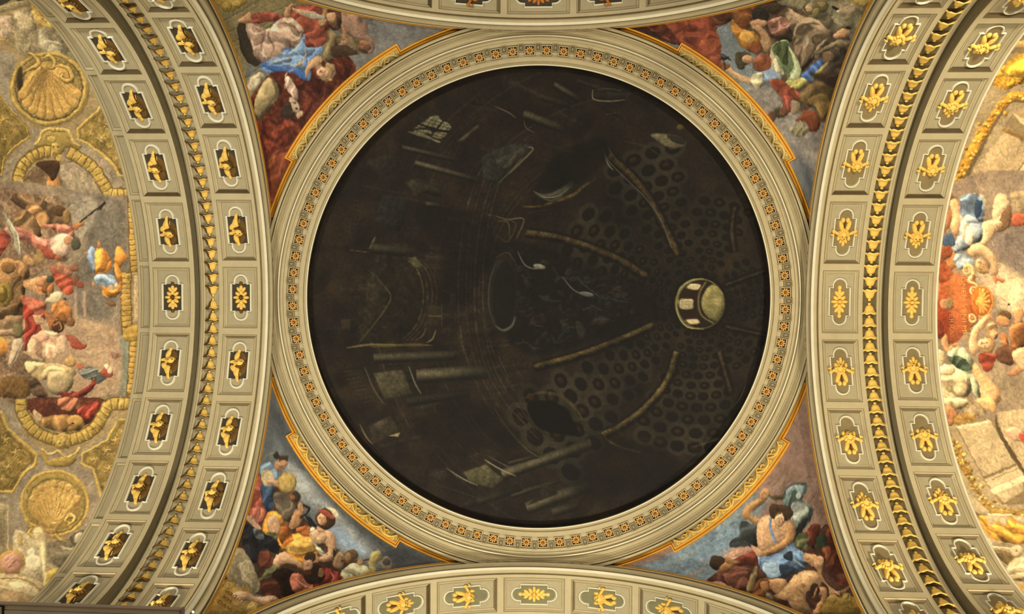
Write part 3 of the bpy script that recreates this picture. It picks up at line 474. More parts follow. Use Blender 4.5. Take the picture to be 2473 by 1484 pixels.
    P('b09440', '390 240 430 190 480 200 510 260 480 300 400 290', .4); EL('c0a450', 445, 250, 34, 40); P('a68c3e', '290 290 340 340 340 380 420 360 540 330 580 280 540 390 480 430 380 430 320 400', .4); S('d0b460', 20, '300 300 350 340 420 320 480 360 540 330 580 290', 0, v=.5); EL('6a5424', 430, 258, 8, 5); EL('6a5424', 462, 258, 8, 5)
    q = '-200 60 20 60 80 200 260 340 260 400 200 420 100 600 -200 600'
    P('8c7636', q, .1, n=.5, sm=0); S('c4a64c', 26, '-200 45 20 45 60 160 260 335 260 410 180 470 90 610 -200 600', 0, v=.4, sm=0); S('6a5626', 7, '-200 80 5 80 40 180 225 340 230 400 150 460 70 580 -200 580', 0, sm=0)
    for x, y, r in ((40, 240, 60), (110, 330, 60), (60, 430, 60), (20, 520, 50), (150, 400, 44), (-50, 350, 60)): acanth('c8aa54', '5c4a20', x, y, r, x * 3)
    q = '920 110 860 110 760 260 600 340 600 400 680 440 740 640 800 640 940 300'
    P('8c7636', q, .1, n=.5, sm=0); S('c4a64c', 24, '930 95 850 95 770 240 590 340 590 410 670 450 730 650 800 650', 0, v=.4, sm=0); S('6a5626', 7, '930 120 870 120 790 260 620 350 620 400 690 440 750 630', 0, sm=0)
    for x, y, r in ((680, 380, 50), (760, 320, 60), (830, 240, 56), (780, 440, 54), (850, 380, 50), (880, 180, 40)): acanth('c8aa54', '5c4a20', x, y, r, x * 3)
    EL('a68c44', 395, 690, 250, 240, 0, .15); ring_(395, 690, 238, 228, 26, 'c4a448'); ring_(395, 700, 205, 196, 26, '93803c', 'b09848', 32); EL('b49244', 395, 710, 176, 170, 0, .2)
    shell(395, 720, 170, 192, 348, 380, 870, 'c8a250', '8a6630'); S('705c28', 8, '250 790 270 830 250 860'); 
    for q in ('200 830 250 850 300 900 260 900 230 870', '480 860 540 800 500 780 470 810 500 830', '380 880 440 960 520 960 560 880', '240 860 210 900 250 940'): S('5c4a20', 36, q); S('caa850', 28, q, v=.5)
    EL('a08040', 365, 890, 44, 20)
    P('746a58', '330 990 500 960 640 1000 600 1060 480 1140 350 1130', .2, n=.5); P('5c5648', '500 930 600 880 660 900 640 980 540 1000', .2, n=.4); S('c8c0a8', 18, '430 1000 500 1020 580 1010', soft=1); EL('b0a890', 570, 940, 34, 40, 20, .4); S('9a927c', 22, '360 1060 460 1050 560 1040', soft=2); S('bcb49c', 20, '340 1120 400 1160 380 1200', soft=2)
    P('c8ba8c', '240 880 300 860 330 960 330 1200 310 1220 280 1100 240 960', .3, n=.2, soft=2)
    P('e8e0b0', '290 1000 318 960 326 1120 318 1240 296 1140', .1, n=.1, soft=2)
    P('b89c44', '280 1400 310 1280 340 1190 380 1160 520 1150 480 1260 400 1380 340 1420', .5, (60, 40, .2)); S('e8dca0', 10, '285 1400 315 1280 335 1180', 0); S('7c6424', 6, '330 1390 380 1260 480 1180')
    P('9c9070', '-200 680 60 690 70 760 60 1060 -200 1060', .1, n=.2, sm=0); S('cabe96', 8, '-200 700 60 704 58 1060', 0, sm=0); S('6c6248', 7, '-200 730 30 740 30 1060', 0, sm=0)
    for k in range(4): S('5c543c', 5, [-20 + k * 12, 800, -14 + k * 10, 900, -16 + k * 12, 1000], 0)
    P('b8ac8c', '100 900 180 900 260 980 300 1100 300 1240 200 1220 100 1180', .2, n=.35); EL('dcd4bc', 225, 1045, 30, 40); EL('d8ceb4', 240, 1120, 60, 60, 0, .3); P('b4a060', '140 900 170 940 160 1000 130 980', .3)
    EL('bf9a3c', 85, 1118, 98, 92, -20, .3); EL('c08878', 85, 1118, 80, 76, -20, .3); S('8c5448', 9, '50 1160 90 1130 130 1090'); S('e0b4a4', 7, '40 1120 80 1090 120 1060')
    P('c0ae84', '-200 1210 100 1200 290 1250 310 1330 280 1400 250 1484 -200 1484', .2, n=.2); S('8a7850', 9, '-200 1240 100 1230 220 1260 290 1310', 0); P('d4c49c', '80 1255 200 1270 290 1330 270 1370 90 1310', .3); P('a48c64', '0 1320 120 1330 260 1380 240 1484 0 1484', .3, n=.2); S('e0d2ac', 10, '-100 1320 0 1290 70 1300', 0)
def paint_right():
    fill('8f8266', 2150, 0, 2473, 1484, .18)
    T(1853, 0, 2.968)
    P('9a8c70', '1500 700 2100 200 2200 500 2100 1484 1300 1484 1330 1100', 0, n=.2)
    P('7d7052', '1840 250 2100 100 2100 380 1780 380 1700 420 1800 330', .1, n=.4); P('b49a5c', '1780 300 2100 240 2100 340 1780 350', .3)
    P('c8961c', '1600 590 1700 470 1840 380 2100 370 2100 640 1840 600 1740 640 1700 640', .3, (45, 40, .3), n=.4); P('daa820', '1680 500 1840 410 2000 430 1840 560 1730 540', .3, (60, 30, .25)); S('8a6410', 9, '1680 500 1760 560 1840 600'); S('8a6410', 9, '1660 560 1720 620')
    for x, y in ((1640, 600), (1700, 625), (1730, 560), (1790, 590), (1620, 560)): acanth('d4a028', '6c4c10', x, y, 40, x)
    P('6c5c40', '1330 1310 1660 760 1840 700 2100 690 2100 760 1860 740 1700 800 1400 1340', 0, n=.2)
    P('a8946c', '1690 930 1840 760 2100 760 2100 1000 1840 1010', 0, n=.15, sm=0); P('8a7a5a', '1760 820 2100 1000 2100 1040 1840 990 1700 930', 0, sm=0); P('cbb890', '1760 810 1840 860 1900 930 1840 900', 0); P('8a6a30', '1690 940 1840 1010 2100 1060 2100 1040 1850 985 1720 925', 0)
    P('b5a280', '1460 1240 1700 950 1850 1015 1850 1140 1740 1340 1720 1340', .05, n=.12, sm=0); P('d8c8a4', '1450 1250 1720 1310 1720 1345 1520 1290', .1, sm=0); S('7c6c48', 6, '1720 1330 1850 1160', 0)
    P('c8b890', '1740 1340 1860 1150 2100 1100 2100 1200 1780 1370', 0, sm=0)
    P('d8a024', '1345 1260 1500 960 1590 840 1700 700 1740 660 1860 655 2100 650 2100 720 1850 720 1740 740 1600 920 1500 1100 1390 1300 1350 1340', .3, n=.3)
    r = np.random.default_rng(5)
    for k in range(70):
        t = r.random(); px = np.interp(t, [0, .35, .6, .8, 1], [1370, 1500, 1650, 1760, 2080]); py = np.interp(t, [0, .35, .6, .8, 1], [1280, 1010, 800, 690, 690])
        EL(('e0b03c', 'c88a18', 'd89c24', 'e8bc50')[k % 4], px + r.uniform(-45, 45), py + r.uniform(-35, 35), r.uniform(10, 22), r.uniform(10, 18), 0, .7)
    P('d8a840', '1420 1330 1480 1290 1580 1330 1540 1380 1400 1400', .2, n=.3)
    for k in range(5): EL('d0982c', 1420 + k * 30, 1340 + (k % 2) * 30, 20, 18, 0, .6)
    P('c87858', '1310 1400 1330 1340 1380 1360 1420 1400 1380 1430 1360 1560 1300 1580', .4); P('5c84c8', '1500 1360 1540 1280 1590 1340 1580 1400 1530 1484 1440 1560 1400 1500', .4, (30, 30, .3)); P('1f3050', '1410 1440 1480 1370 1590 1340 1560 1380 1490 1410 1440 1484', .2)
    P('b8a088', '1640 1400 1680 1320 1720 1420 1740 1560 1600 1560', .4); P('e8502c', '1790 1340 1840 1280 1880 1380 1850 1420', .3); P('d8c8a0', '1740 1430 1800 1400 1860 1440 1820 1500 1740 1500', .3, n=.3)
    # --- J crop : angel, cartouche
    T(1853, 480, 2.968)
    P('8f8076', '1240 -20 2200 -20 2200 1500 1200 1500', 0, n=.2); P('b8a890', '1500 520 1760 460 1900 560 2100 700 1900 860 1700 800 1600 700', 0, n=.3, soft=8); P('d8cdb0', '1660 600 1780 560 1840 660 1780 780 1660 760', 0, n=.2, soft=7); P('81777a', '1600 200 1840 160 2100 300 2100 560 1850 560 1700 460', 0, n=.25, soft=6); P('9a8c78', '1420 1150 1600 1180 1900 1200 2100 1400 2100 1500 1700 1500', 0, n=.3, soft=4)
    P('c85c3c', '1750 120 1800 100 1880 120 1900 180 1780 200 1740 180', .4); P('a89878', '1750 -40 1900 -40 1900 100 1780 90', .3, n=.3)
    P('a08860', '1440 -20 1560 -20 1570 160 1520 280 1440 120', .45, (20, 30, .25)); P('c8b494', '1640 -20 1720 -20 1740 80 1720 180 1650 240 1610 180', .5, (80, 26, .12)); P('7c5c40', '1690 100 1750 60 1740 200 1640 240', .3)
    P('e0c09c', '1540 180 1620 150 1690 180 1640 240 1590 320 1530 340 1540 240', .5); P('b87850', '1260 -40 1340 -20 1300 60 1360 120 1320 180 1280 240 1260 200', .4); P('dfae84', '1310 20 1360 10 1400 130 1390 220 1350 270 1310 200 1330 130', .55)
    P('5878b0', '1400 -20 1530 -20 1560 60 1540 200 1500 160 1440 120 1390 120', .4, (50, 40, .3)); P('88a4d0', '1390 150 1460 120 1540 200 1530 300 1430 370 1380 400 1330 370 1370 270', .5, (60, 44, .28)); P('d8d4d0', '1380 120 1440 180 1480 260 1460 340 1400 280', .3, (30, 26, .2)); P('3c5c98', '1250 290 1320 250 1350 320 1320 350 1270 340', .4); P('24406c', '1490 30 1540 20 1530 120 1500 140', .3)
    P('e2b68c', '1430 380 1500 320 1560 340 1640 420 1660 500 1640 560 1600 540 1600 470 1540 410 1480 420', .5, r=10); P('c87850', '1620 560 1700 580 1690 610 1650 590 1640 620', .4); HEAD(1535, 480, 42, 60, 'e0b088', 'a88450'); EL('b08c58', 1560, 505, 40, 20, 40)
    P('c8854c', '1270 420 1310 380 1360 410 1350 500 1300 500', .55); P('a8502c', '1240 360 1310 340 1330 400 1260 440', .3, n=.3); P('88a8d4', '1350 400 1450 410 1480 470 1400 510 1350 480', .4, (60, 26, .25))
    # cartouche
    P('c05a30', '1240 520 1400 560 1480 600 1500 700 1490 880 1420 960 1340 1040 1240 1000 1215 800 1220 600', .25, n=.2); P('de7434', '1300 540 1400 560 1450 700 1420 860 1340 800 1300 660', .1, n=.15, soft=8, a=.8); P('8f2c18', '1225 760 1300 780 1330 900 1280 1000 1230 960', .1, n=.2, soft=6, a=.7); P('b0502c', '1220 420 1300 480 1330 560 1240 600', .2, n=.3)
    S('9c5428', 20, '1480 560 1490 640 1520 700 1500 860 1440 940 1500 960', 0, v=.4)
    for x, y in ((1432, 515), (1480, 660), (1470, 860)): ring_(x, y, 22, 24, 14, 'ecc884'); EL('d89c4c', x, y, 10, 10); 
    S('ecc884', 26, '1415 500 1440 480 1470 500 1470 550 1440 600', 0, v=.4); S('ecc884', 20, '1440 590 1500 620 1500 650', 0, v=.4)
    EL('d06818', 1540, 740, 80, 118, 0, .25)
    for k in range(9): a = np.radians(-100 + k * 25); S('f0a040', 22, [1500, 750, 1530 + 20 * np.cos(a), 745 + 40 * np.sin(a), 1540 + 62 * np.cos(a), 740 + 96 * np.sin(a)], 0, v=.5); S('b85410', 5, [1510, 750, 1545 + 62 * np.cos(a + .2), 740 + 96 * np.sin(a + .2)], 0)
    t = ' '.join(f'{1540 + 76 * math.cos(math.radians(a)):.0f} {740 + 112 * math.sin(math.radians(a)):.0f}' for a in range(-110, 112, 20)); S('e89438', 14, t, 0, v=.4)
    EL('2a2420', 1731, 762, 9, 10, 0, 0); S('c08878', 10, '1670 710 1700 730 1720 740', a=.8)
    EL('c88a68', 1275, 760, 36, 40); EL('8a7858', 1310, 750, 30, 44); P('e8b898', '1215 560 1240 620 1220 740', .3)
    # lower putti
    P('e0b48c', '1540 860 1580 830 1600 840 1560 920 1520 960 1510 1020 1520 1080 1480 1130 1450 1080 1460 960 1500 900', .5); P('c88850', '1560 890 1620 840 1580 850', .3); EL('6c5030', 1700, 840, 50, 34); EL('c08a58', 1690, 880, 56, 36, 20); P('a8845c', '1570 920 1620 880 1660 960 1640 1010 1580 1000', .5, (60, 30, .25)); P('c87840', '1680 960 1720 990 1720 1060 1680 1040', .5); P('c89468', '1770 800 1820 780 1840 830 1820 900 1780 920', .5); P('b06c38', '1740 920 1840 900 1860 1040 1760 1080', .5, (40, 50, .25)); P('6c4430', '1650 1080 1760 1060 1840 1140 1740 1200 1640 1150', .3, n=.4)
    HEAD(1565, 1050, 46, 20, 'e8b890', 'b89058'); P('a03c28', '1530 1110 1640 1120 1620 1200 1580 1250 1520 1180', .4, (50, 40, .22)); EL('d8a078', 1340, 1085, 40, 50, 30); EL('b08858', 1355, 1060, 30, 26); P('d89c70', '1250 980 1290 980 1300 1060 1340 1090 1290 1110 1250 1040', .5); P('8c3424', '1210 880 1260 900 1270 980 1220 1000', .3)
    P('9ab09c', '1290 1110 1380 1060 1440 1110 1490 1200 1520 1340 1530 1460 1480 1400 1420 1300 1340 1200', .5, (30, 44, .25)); P('3c5448', '1300 1130 1400 1140 1470 1220 1400 1240 1320 1180', .3, (30, 30, .3)); P('cfc4a0', '1215 1200 1300 1190 1400 1240 1460 1320 1440 1420 1340 1484 1230 1420', .5, (70, 50, .25)); S('f0e8cc', 12, '1230 1200 1320 1200 1400 1250 1430 1320'); P('dca878', '1490 1180 1560 1260 1640 1340 1680 1420 1640 1484 1540 1484 1520 1340 1470 1240', .55, r=12); P('c8c0a0', '1215 1090 1270 1100 1260 1190 1215 1190', .3)
    P('c08460', '1710 1250 1760 1230 1800 1200 1840 1220 1790 1270 1730 1275', .4); P('d0b490', '1760 1100 1860 1080 1860 1240 1780 1180', .4)
    # --- K crop
    T(1853, 984, 2.968)
    P('a89c80', '1300 100 1400 140 1840 700 2200 700 2200 1484 1800 1484 1500 900 1380 500', 0, n=.15)
    P('a49478', '1230 -60 1560 -60 1560 60 1400 100 1260 40', .2, n=.5); P('c8bc98', '1240 -60 1420 -60 1430 -10 1340 20', .4, (60, 30, .25)); P('c08058', '1270 0 1330 0 1370 70 1320 140 1290 100', .45); P('b0883c', '1350 60 1480 50 1480 120 1360 140', .3, n=.5); P('d8b078', '1500 -60 1620 -60 1640 40 1560 20', .4)
    P('8c7c5c', '1340 130 1500 90 1640 90 1840 460 2100 500 2200 720 1860 700 1680 700 1560 530', 0, n=.15, sm=0)
    P('bcae8e', '1370 160 1600 95 1780 410 1550 500', .05, n=.1, sm=0); P('ddd0b0', '1350 140 1600 92 1610 115 1380 170', .1, sm=0); S('6c5c40', 6, '1550 505 1780 412', 0, sm=0)
    P('c4b696', '1560 520 1790 420 1830 470 1840 600 1700 690 1620 600', .05, n=.1, sm=0); P('e6dabc', '1600 590 1830 490 2100 480 2100 540 1840 540 1630 630', .05, sm=0); S('7c6c4c', 6, '1570 540 1800 440 1840 480', 0, sm=0)
    P('b8a888', '1650 60 1700 30 2100 30 2100 440 1860 480 1820 430 1700 220', .1, n=.15); P('e0b098', '1700 180 1760 140 1840 180 1820 240 1780 240', .5); P('d84838', '1800 200 1860 200 1860 300', .3); P('5c4c34', '1640 60 1680 180 1840 440 1860 480 1830 470 1660 200', 0)
    P('b08e3c', '1300 180 1400 340 1500 560 1600 700 1680 730 1860 740 2100 760 2100 820 1840 800 1620 780 1540 680 1400 460 1310 290', .3, n=.3)
    for k in range(80):
        t = r.random(); px = np.interp(t, [0, .35, .65, .8, 1], [1320, 1420, 1570, 1680, 2080]); py = np.interp(t, [0, .35, .65, .8, 1], [220, 440, 680, 750, 790])
        EL(('d4b85c', 'a88430', 'e0c87c', 'bc9838')[k % 4], px + r.uniform(-36, 36), py + r.uniform(-28, 28), r.uniform(9, 17), r.uniform(9, 17), 0, .7)
    EL('6c6248', 1443, 665, 22, 24, 0, .1); EL('6c6248', 1510, 770, 46, 26, -10, .1); P('b8ac8e', '1370 480 1480 640 1600 760 1500 760 1420 650', .2)
    P('b8ac90', '1480 790 1640 770 1840 780 1900 900 1840 1010 1620 1010 1500 880', .2, n=.15, sm=0); S('e8dec2', 12, '1580 770 1750 775 1800 850 2000 950', 0, sm=0); S('e8dec2', 12, '1480 880 1560 900 1620 1005 1840 1020', 0, sm=0)
    P('d49c30', '1490 800 1560 780 1600 850 1660 820 1700 860 1740 780 1800 830 1900 900 1840 980 1660 960 1560 900', .4, (130, 30, .25), n=.3)
    P('7c6c44', '1620 1030 1760 1050 1840 1100 1790 1150 1700 1120', .3, n=.4); EL('c8bc9c', 1790, 1030, 50, 44); EL('6c6244', 1790, 1030, 8, 8); P('cabe9c', '1700 1180 1780 1080 1900 1100 1900 1240 1760 1240 1700 1220', .5, (70, 30, .2)); P('a89870', '1760 1260 1860 1280 1900 1484 1820 1380', .3); P('c89c48', '1790 1290 1860 1310 1880 1400 1840 1380', .4); S('f0e6c8', 9, '1500 900 1620 1080 1740 1260 1840 1400', 0)
def paint_dome():
    x0, y0, x1, y1 = 700, 110, 1910, 1320
    fill('231c17', x0, y0, x1, y1, .4, '2a2012', .5)
    T(0, 0, 1)
    rr = np.random.default_rng(11)
    LX, LY = 1691., 735.
    # coffered cupola: rows of octagons growing away from the lantern, between ribs
    VX, VY = 2342., 755.                              # where the painted columns converge
    def arcq(k, a0, a1, n=9): return sum([[1575 + (395 * k) * math.cos(math.radians(q)), 722 + (372 * k) * math.sin(math.radians(q))] for q in np.linspace(a0, a1, n)], [])
    for i in range(150):                               # pilasters and columns of the painted drum
        an = math.radians(rr.uniform(75, 290)); d = rr.uniform(.1, .98); x = 1300 + 550 * math.cos(an) * d; y = 718 + 552 * math.sin(an) * d
        if ((x - 1600) / 430) ** 2 + ((y - 722) / 395) ** 2 < 1.05: continue
        u = np.array([VX - x, VY - y]); u /= np.hypot(*u); L = rr.uniform(30, 120); g = int(rr.uniform(28, 54)); w = rr.choice([2, 2.5, 4, 7, 12, 18])
        if w > 5: g = min(g, 44)
        S('%02x%02x%02x' % (g, int(g * .86), int(g * .66)), w, [x, y, *(np.array([x, y]) + u * L)], 0, a=.55, v=.5 if w > 5 else 0, n=.6, soft=1 if w > 5 else 0)
    for k in (1.03, 1.06, 1.09, 1.16, 1.20, 1.34, 1.38, 1.62, 1.66, 1.70):   # entablatures
        for j in range(4):
            a0 = rr.uniform(100, 220); c = int(rr.uniform(34, 60)); S('%02x%02x%02x' % (c, int(c * .88), int(c * .66)), rr.uniform(2, 5), arcq(k, a0, a0 + rr.uniform(12, 60)), 1, a=.55, n=.5)
    for k in range(90):                                # dark and warm patches of worn paint
        an = rr.uniform(0, 6.28); d = rr.uniform(0, 1) ** .5; EL(('120e0c', '2c2014', '1a1614', '241c12')[k % 4], 1300 + 545 * math.cos(an) * d, 718 + 545 * math.sin(an) * d, rr.uniform(12, 50), rr.uniform(6, 22), rr.uniform(0, 180), 0, .45, soft=3)
    secs = [(-176, -135, 350, .3), (-128, -98, 420, 0), (-94, -60, 280, .45), (-50, 20, 170, .6), (30, 66, 190, .6), (70, 118, 380, .0), (126, 153, 520, .1), (156, 176, 270, .5)]
    cells = []
    for a0, a1, rmax, dim in secs:
        r0 = 76.; k = 0
        while r0 < rmax:
            dr = 11 + r0 * .075; n = max(2, int(np.radians(a1 - a0) * r0 / (dr * 1.12)))
            for j in range(n):
                a = np.radians(a0 + (a1 - a0) * (j + (.25 if k % 2 else .75)) / n); x = LX + r0 * np.cos(a); y = LY + r0 * np.sin(a)
                if (x - 1300) ** 2 + (y - 718) ** 2 > 556 ** 2: continue
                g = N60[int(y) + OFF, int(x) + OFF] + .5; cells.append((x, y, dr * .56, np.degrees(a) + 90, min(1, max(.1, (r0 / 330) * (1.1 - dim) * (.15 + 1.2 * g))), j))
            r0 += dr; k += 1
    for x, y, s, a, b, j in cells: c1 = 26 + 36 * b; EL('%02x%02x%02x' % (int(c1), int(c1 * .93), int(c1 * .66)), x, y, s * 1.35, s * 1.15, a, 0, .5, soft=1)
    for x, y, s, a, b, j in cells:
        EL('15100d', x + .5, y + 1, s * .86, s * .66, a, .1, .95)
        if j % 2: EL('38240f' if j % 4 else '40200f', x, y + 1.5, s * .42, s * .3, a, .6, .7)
    # ribs
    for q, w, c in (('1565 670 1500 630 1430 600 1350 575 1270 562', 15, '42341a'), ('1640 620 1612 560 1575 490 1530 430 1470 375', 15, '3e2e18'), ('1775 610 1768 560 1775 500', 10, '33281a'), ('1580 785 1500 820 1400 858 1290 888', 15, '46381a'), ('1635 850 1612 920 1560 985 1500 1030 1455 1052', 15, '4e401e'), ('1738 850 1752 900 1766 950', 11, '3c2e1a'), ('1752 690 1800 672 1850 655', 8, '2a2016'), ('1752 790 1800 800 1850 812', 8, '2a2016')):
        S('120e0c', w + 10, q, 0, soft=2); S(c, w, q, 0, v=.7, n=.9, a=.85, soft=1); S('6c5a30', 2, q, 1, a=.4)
    for q in ('1640 620 1612 560 1575 490 1530 430 1470 375',): S('56544a', 2.5, '1455 355 1475 395 1560 480 1600 540 1622 600', 0, a=.8)
    # clouds and small figures on the near web
    P('16120f', '1200 600 1280 590 1420 640 1560 690 1590 730 1570 780 1420 830 1290 860 1210 800 1180 700', .1, n=.5, soft=6, a=.8)
    for k in range(90):
        x, y = rr.uniform(1240, 1530), rr.uniform(620, 850)
        if abs(y - 735) > 26 + (1580 - x) * .3: continue
        EL(('262a30', '33281f', '1c1917', '2c261c', '2e2018', '222428')[k % 6], x, y, rr.uniform(5, 20), rr.uniform(3, 10), rr.uniform(0, 180), .8, .6, soft=1)
        if k % 3 == 0: S(('4c4a42', '40362a', '3c424c')[k % 9 // 3], 2.2, [x, y, x + rr.uniform(6, 20), y + rr.uniform(-6, 12), x + rr.uniform(16, 34), y + rr.uniform(-4, 16)], 1, a=.6)
    T(740, 150, 1.3134)
    for q, w in (('670 600 690 640 715 655 755 655', 5), ('810 680 850 725 900 745', 4), ('780 650 800 680', 3), ('870 700 930 745', 4), ('900 770 940 790', 3)): S('6c6a60', w, q, a=.8)
    EL('7c786a', 740, 650, 20, 8, 12, .5); EL('5c5c58', 890, 738, 24, 8, 10, .5); EL('33302a', 870, 850, 30, 14, 70, .5, .6)
    T(0, 0, 1)
    # lantern
    EL('140f0c', LX, LY, 70, 72, 0, 0, 1, None, 3); EL('6c6434', LX, LY, 61, 62, 0, .3); EL('2a1c12', LX + 2, LY, 56, 58, 0, .1); 
    for q in ('1637 720 1634 745 1645 775 1665 792 1700 796', '1637 712 1645 695 1670 678 1700 674'): S('a09858', 4, q, 1)
    S('6c6038', 5, '1706 682 1690 710 1688 740 1697 765 1725 783', 0, v=.5)
    P('8a7e44', '1722 688 1745 706 1751 735 1744 762 1730 778 1705 762 1694 735 1702 706', .5, n=.2); P('b0a060', '1728 715 1745 725 1740 745 1722 735', .2, soft=3, a=.8)
    for q in ('1657 697 1668 686 1690 687 1693 692 1683 702', '1641 724 1672 723 1675 735 1672 747 1643 746', '1655 773 1683 771 1690 782 1667 784'): P('d8c890', q, .1, n=.12); S('6c3c1c', 2, q + ' ' + ' '.join(q.split()[:2]), 0)
    for k in range(5): S('8c7c50', 1.1, [1647 + k * 5, 725, 1647 + k * 5, 746], 0); S('8c7c50', 1.1, [1642, 728 + k * 4.2, 1674, 728 + k * 4.2], 0)
    T(740, 150, 1.3134)
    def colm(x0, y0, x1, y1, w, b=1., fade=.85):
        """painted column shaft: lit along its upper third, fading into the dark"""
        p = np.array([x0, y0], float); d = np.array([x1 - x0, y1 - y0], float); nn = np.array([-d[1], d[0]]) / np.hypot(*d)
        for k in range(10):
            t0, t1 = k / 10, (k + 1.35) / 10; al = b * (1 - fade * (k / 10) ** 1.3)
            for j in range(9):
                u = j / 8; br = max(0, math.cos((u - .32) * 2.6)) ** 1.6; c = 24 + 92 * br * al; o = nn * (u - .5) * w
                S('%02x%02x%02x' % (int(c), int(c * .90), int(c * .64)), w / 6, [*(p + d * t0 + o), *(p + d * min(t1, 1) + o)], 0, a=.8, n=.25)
    P('8a8058', '1092 232 1130 228 1190 240 1207 262 1168 275 1130 262', .4, n=.3, soft=1, a=.7); P('2c281c', '1145 232 1200 242 1196 262 1165 256', .2, soft=1); EL('5c5228', 1187, 208, 12, 9, 0, .4, .8); 
    for k in range(4): S('6c6444', 2, [1100 + k * 12, 236 + k * 2, 1150 + k * 8, 250 + k * 5, 1195, 266], 1, a=.6)
    P('4c4c3a', '722 412 760 420 800 405 838 378 850 385 835 412 790 438 745 432', .5, soft=1, a=.8); S('7c7a5c', 3, '720 410 760 430 800 425 835 398'); S('5a583e', 3, '735 425 775 440 815 425')
    S('54421a', 9, '685 460 740 458 800 440 850 420 880 395 920 370', 1, n=.9, a=.8); S('3a2c16', 5, '700 480 760 470')
    # entablature sweeping round the drum
    for k, c in enumerate(('3c3424', '2a241a', '443a28', '2e271c', '382f20', '262018', '40382a')):
        o = k * 13; S(c, 5, [735 - o, 225 + o * .3, 640 - o, 330, 590 - o, 460, 566 - o, 600, 560 - o, 740, 568 - o, 860, 600 - o, 980, 670 - o, 1090 + o * .3, 770 - o, 1180 + o * .4], 1, a=.65, n=.9)
    for k, c in enumerate(('302a1e', '241f17', '342c1e')): o = k * 16; S(c, 5, [640 - o, 120, 520 - o, 220, 440 - o, 350, 400 - o, 500], 1, a=.5, n=.9); S(c, 5, [400 - o, 1000, 460 - o, 1140, 560 - o, 1260, 700 - o, 1360], 1, a=.5, n=.9)
    # oval medallion
    EL('241f17', 625, 740, 52, 132, 2, .2, .8, soft=2); EL('181612', 628, 740, 36, 106, 2, .1, .9, soft=1); S('3c3a30', 5, '600 640 582 700 580 780 600 840', 1); S('5c5c52', 7, '600 838 625 852 652 838 664 808', 1, soft=1); S('40382a', 4, '600 622 640 606 668 650', 1)
    # great arch with pediment on the left
    P('221c13', '190 620 300 612 365 680 375 770 330 860 250 890 170 892 150 760', .2, n=.6, soft=3, a=.8); P('2c2517', '195 665 240 690 268 742 240 800 170 888 185 780', .3, n=.7, soft=2, a=.8); S('5c5026', 4, '225 690 268 742 240 800 168 892', 1, a=.85); S('40361e', 4, '195 660 230 690 262 735', 1)
    for k in range(4): o = k * 14; S(('4c401e', '342b18', '3c321c', '2e2617')[k], 5, [300 + o * .6, 612 - o * .3, 352 + o, 660, 372 + o, 740, 352 + o, 830, 300 + o * 1.1, 886 + o * .1], 1, a=.8, n=.8)
    P('4a4228', '318 612 352 622 368 652 345 655', .4, n=.5, soft=1); S('7c6c38', 4, '380 892 400 880 412 850', 1); S('645628', 3, '345 885 370 868 380 840', 1)
    P('38301e', '455 735 475 733 475 773 455 773', .2, sm=0, a=.8); P('332b1a', '385 770 428 776 424 840 385 838', .2, sm=0, a=.8); S('5c4e28', 4, '388 806 428 808', 0); S('4c421f', 4, '430 770 430 840', 0, a=.7); P('2e2517', '118 640 152 640 152 670 118 670', .2, sm=0, a=.8); P('3a2c1c', '110 818 142 815 142 850 112 850', .2, sm=0, a=.8)
    S('7c6c38', 7, '128 908 200 898 300 898', 1, a=.8); S('5c5028', 8, '205 905 330 898 400 900', 1, a=.8); S('64562c', 6, '140 598 190 604', 1); S('5c5a3c', 6, '200 595 212 570 220 555', 1)
    colm(205, 592, 345, 604, 30, .55); colm(215, 942, 470, 932, 28, .75, .6); colm(350, 1000, 575, 983, 40, 1.05); colm(345, 322, 540, 374, 18, .95); colm(303, 272, 470, 310, 16, .7); colm(325, 388, 432, 414, 30, .6); colm(380, 452, 420, 456, 16, .8)
    colm(622, 1312, 905, 1212, 32, 1.0, .7); colm(640, 1275, 740, 1250, 12, .6); colm(700, 1418, 900, 1345, 36, 1.0); colm(780, 1432, 860, 1408, 26, .6); colm(650, 1378, 800, 1330, 14, .6); colm(688, 166, 812, 214, 26, .8); colm(785, 72, 862, 118, 18, .85); colm(860, 60, 1000, 110, 16, .3); colm(740, 110, 840, 140, 20, .3); colm(250, 1010, 340, 1000, 30, .25); colm(320, 1080, 520, 1050, 26, .3); colm(540, 1400, 680, 1350, 22, .3)
    for q, c in (('212 988 305 976 335 1050 248 1072', '4e4630'), ('498 1302 570 1278 628 1325 590 1352 520 1338', '5a5434'), ('198 1155 268 1122 298 1178 210 1212', '3c3224'), ('478 252 545 198 552 205 492 256', '4c4230'), ('556 300 640 262 715 262 720 276 605 388 560 370', '2c2a24'), ('600 310 690 268 700 290 610 350', '3a362c'), ('240 420 330 430 300 540 215 520', '22201b'), ('190 315 270 290 300 330 230 380', '262019'), ('310 380 340 375 400 400 350 430', '332f20'), ('920 90 1020 100 1020 118 985 124 910 115', '25221c'), ('380 1310 450 1290 440 1340', '302820'), ('700 1410 800 1370 760 1340', '221d16')): P(c, q, .3, n=.5, soft=1, sm=0, a=.85)
    P('a08e5c', '260 1188 298 1176 292 1190', .1, sm=0); S('8c7c54', 4, '700 270 720 276 690 310 645 355', 1, a=.8); S('5a5442', 4, '690 300 655 340 610 385', 1); EL('40382c', 655, 312, 8, 24, 40, .5); EL('38342a', 640, 330, 8, 20, 60, .5)
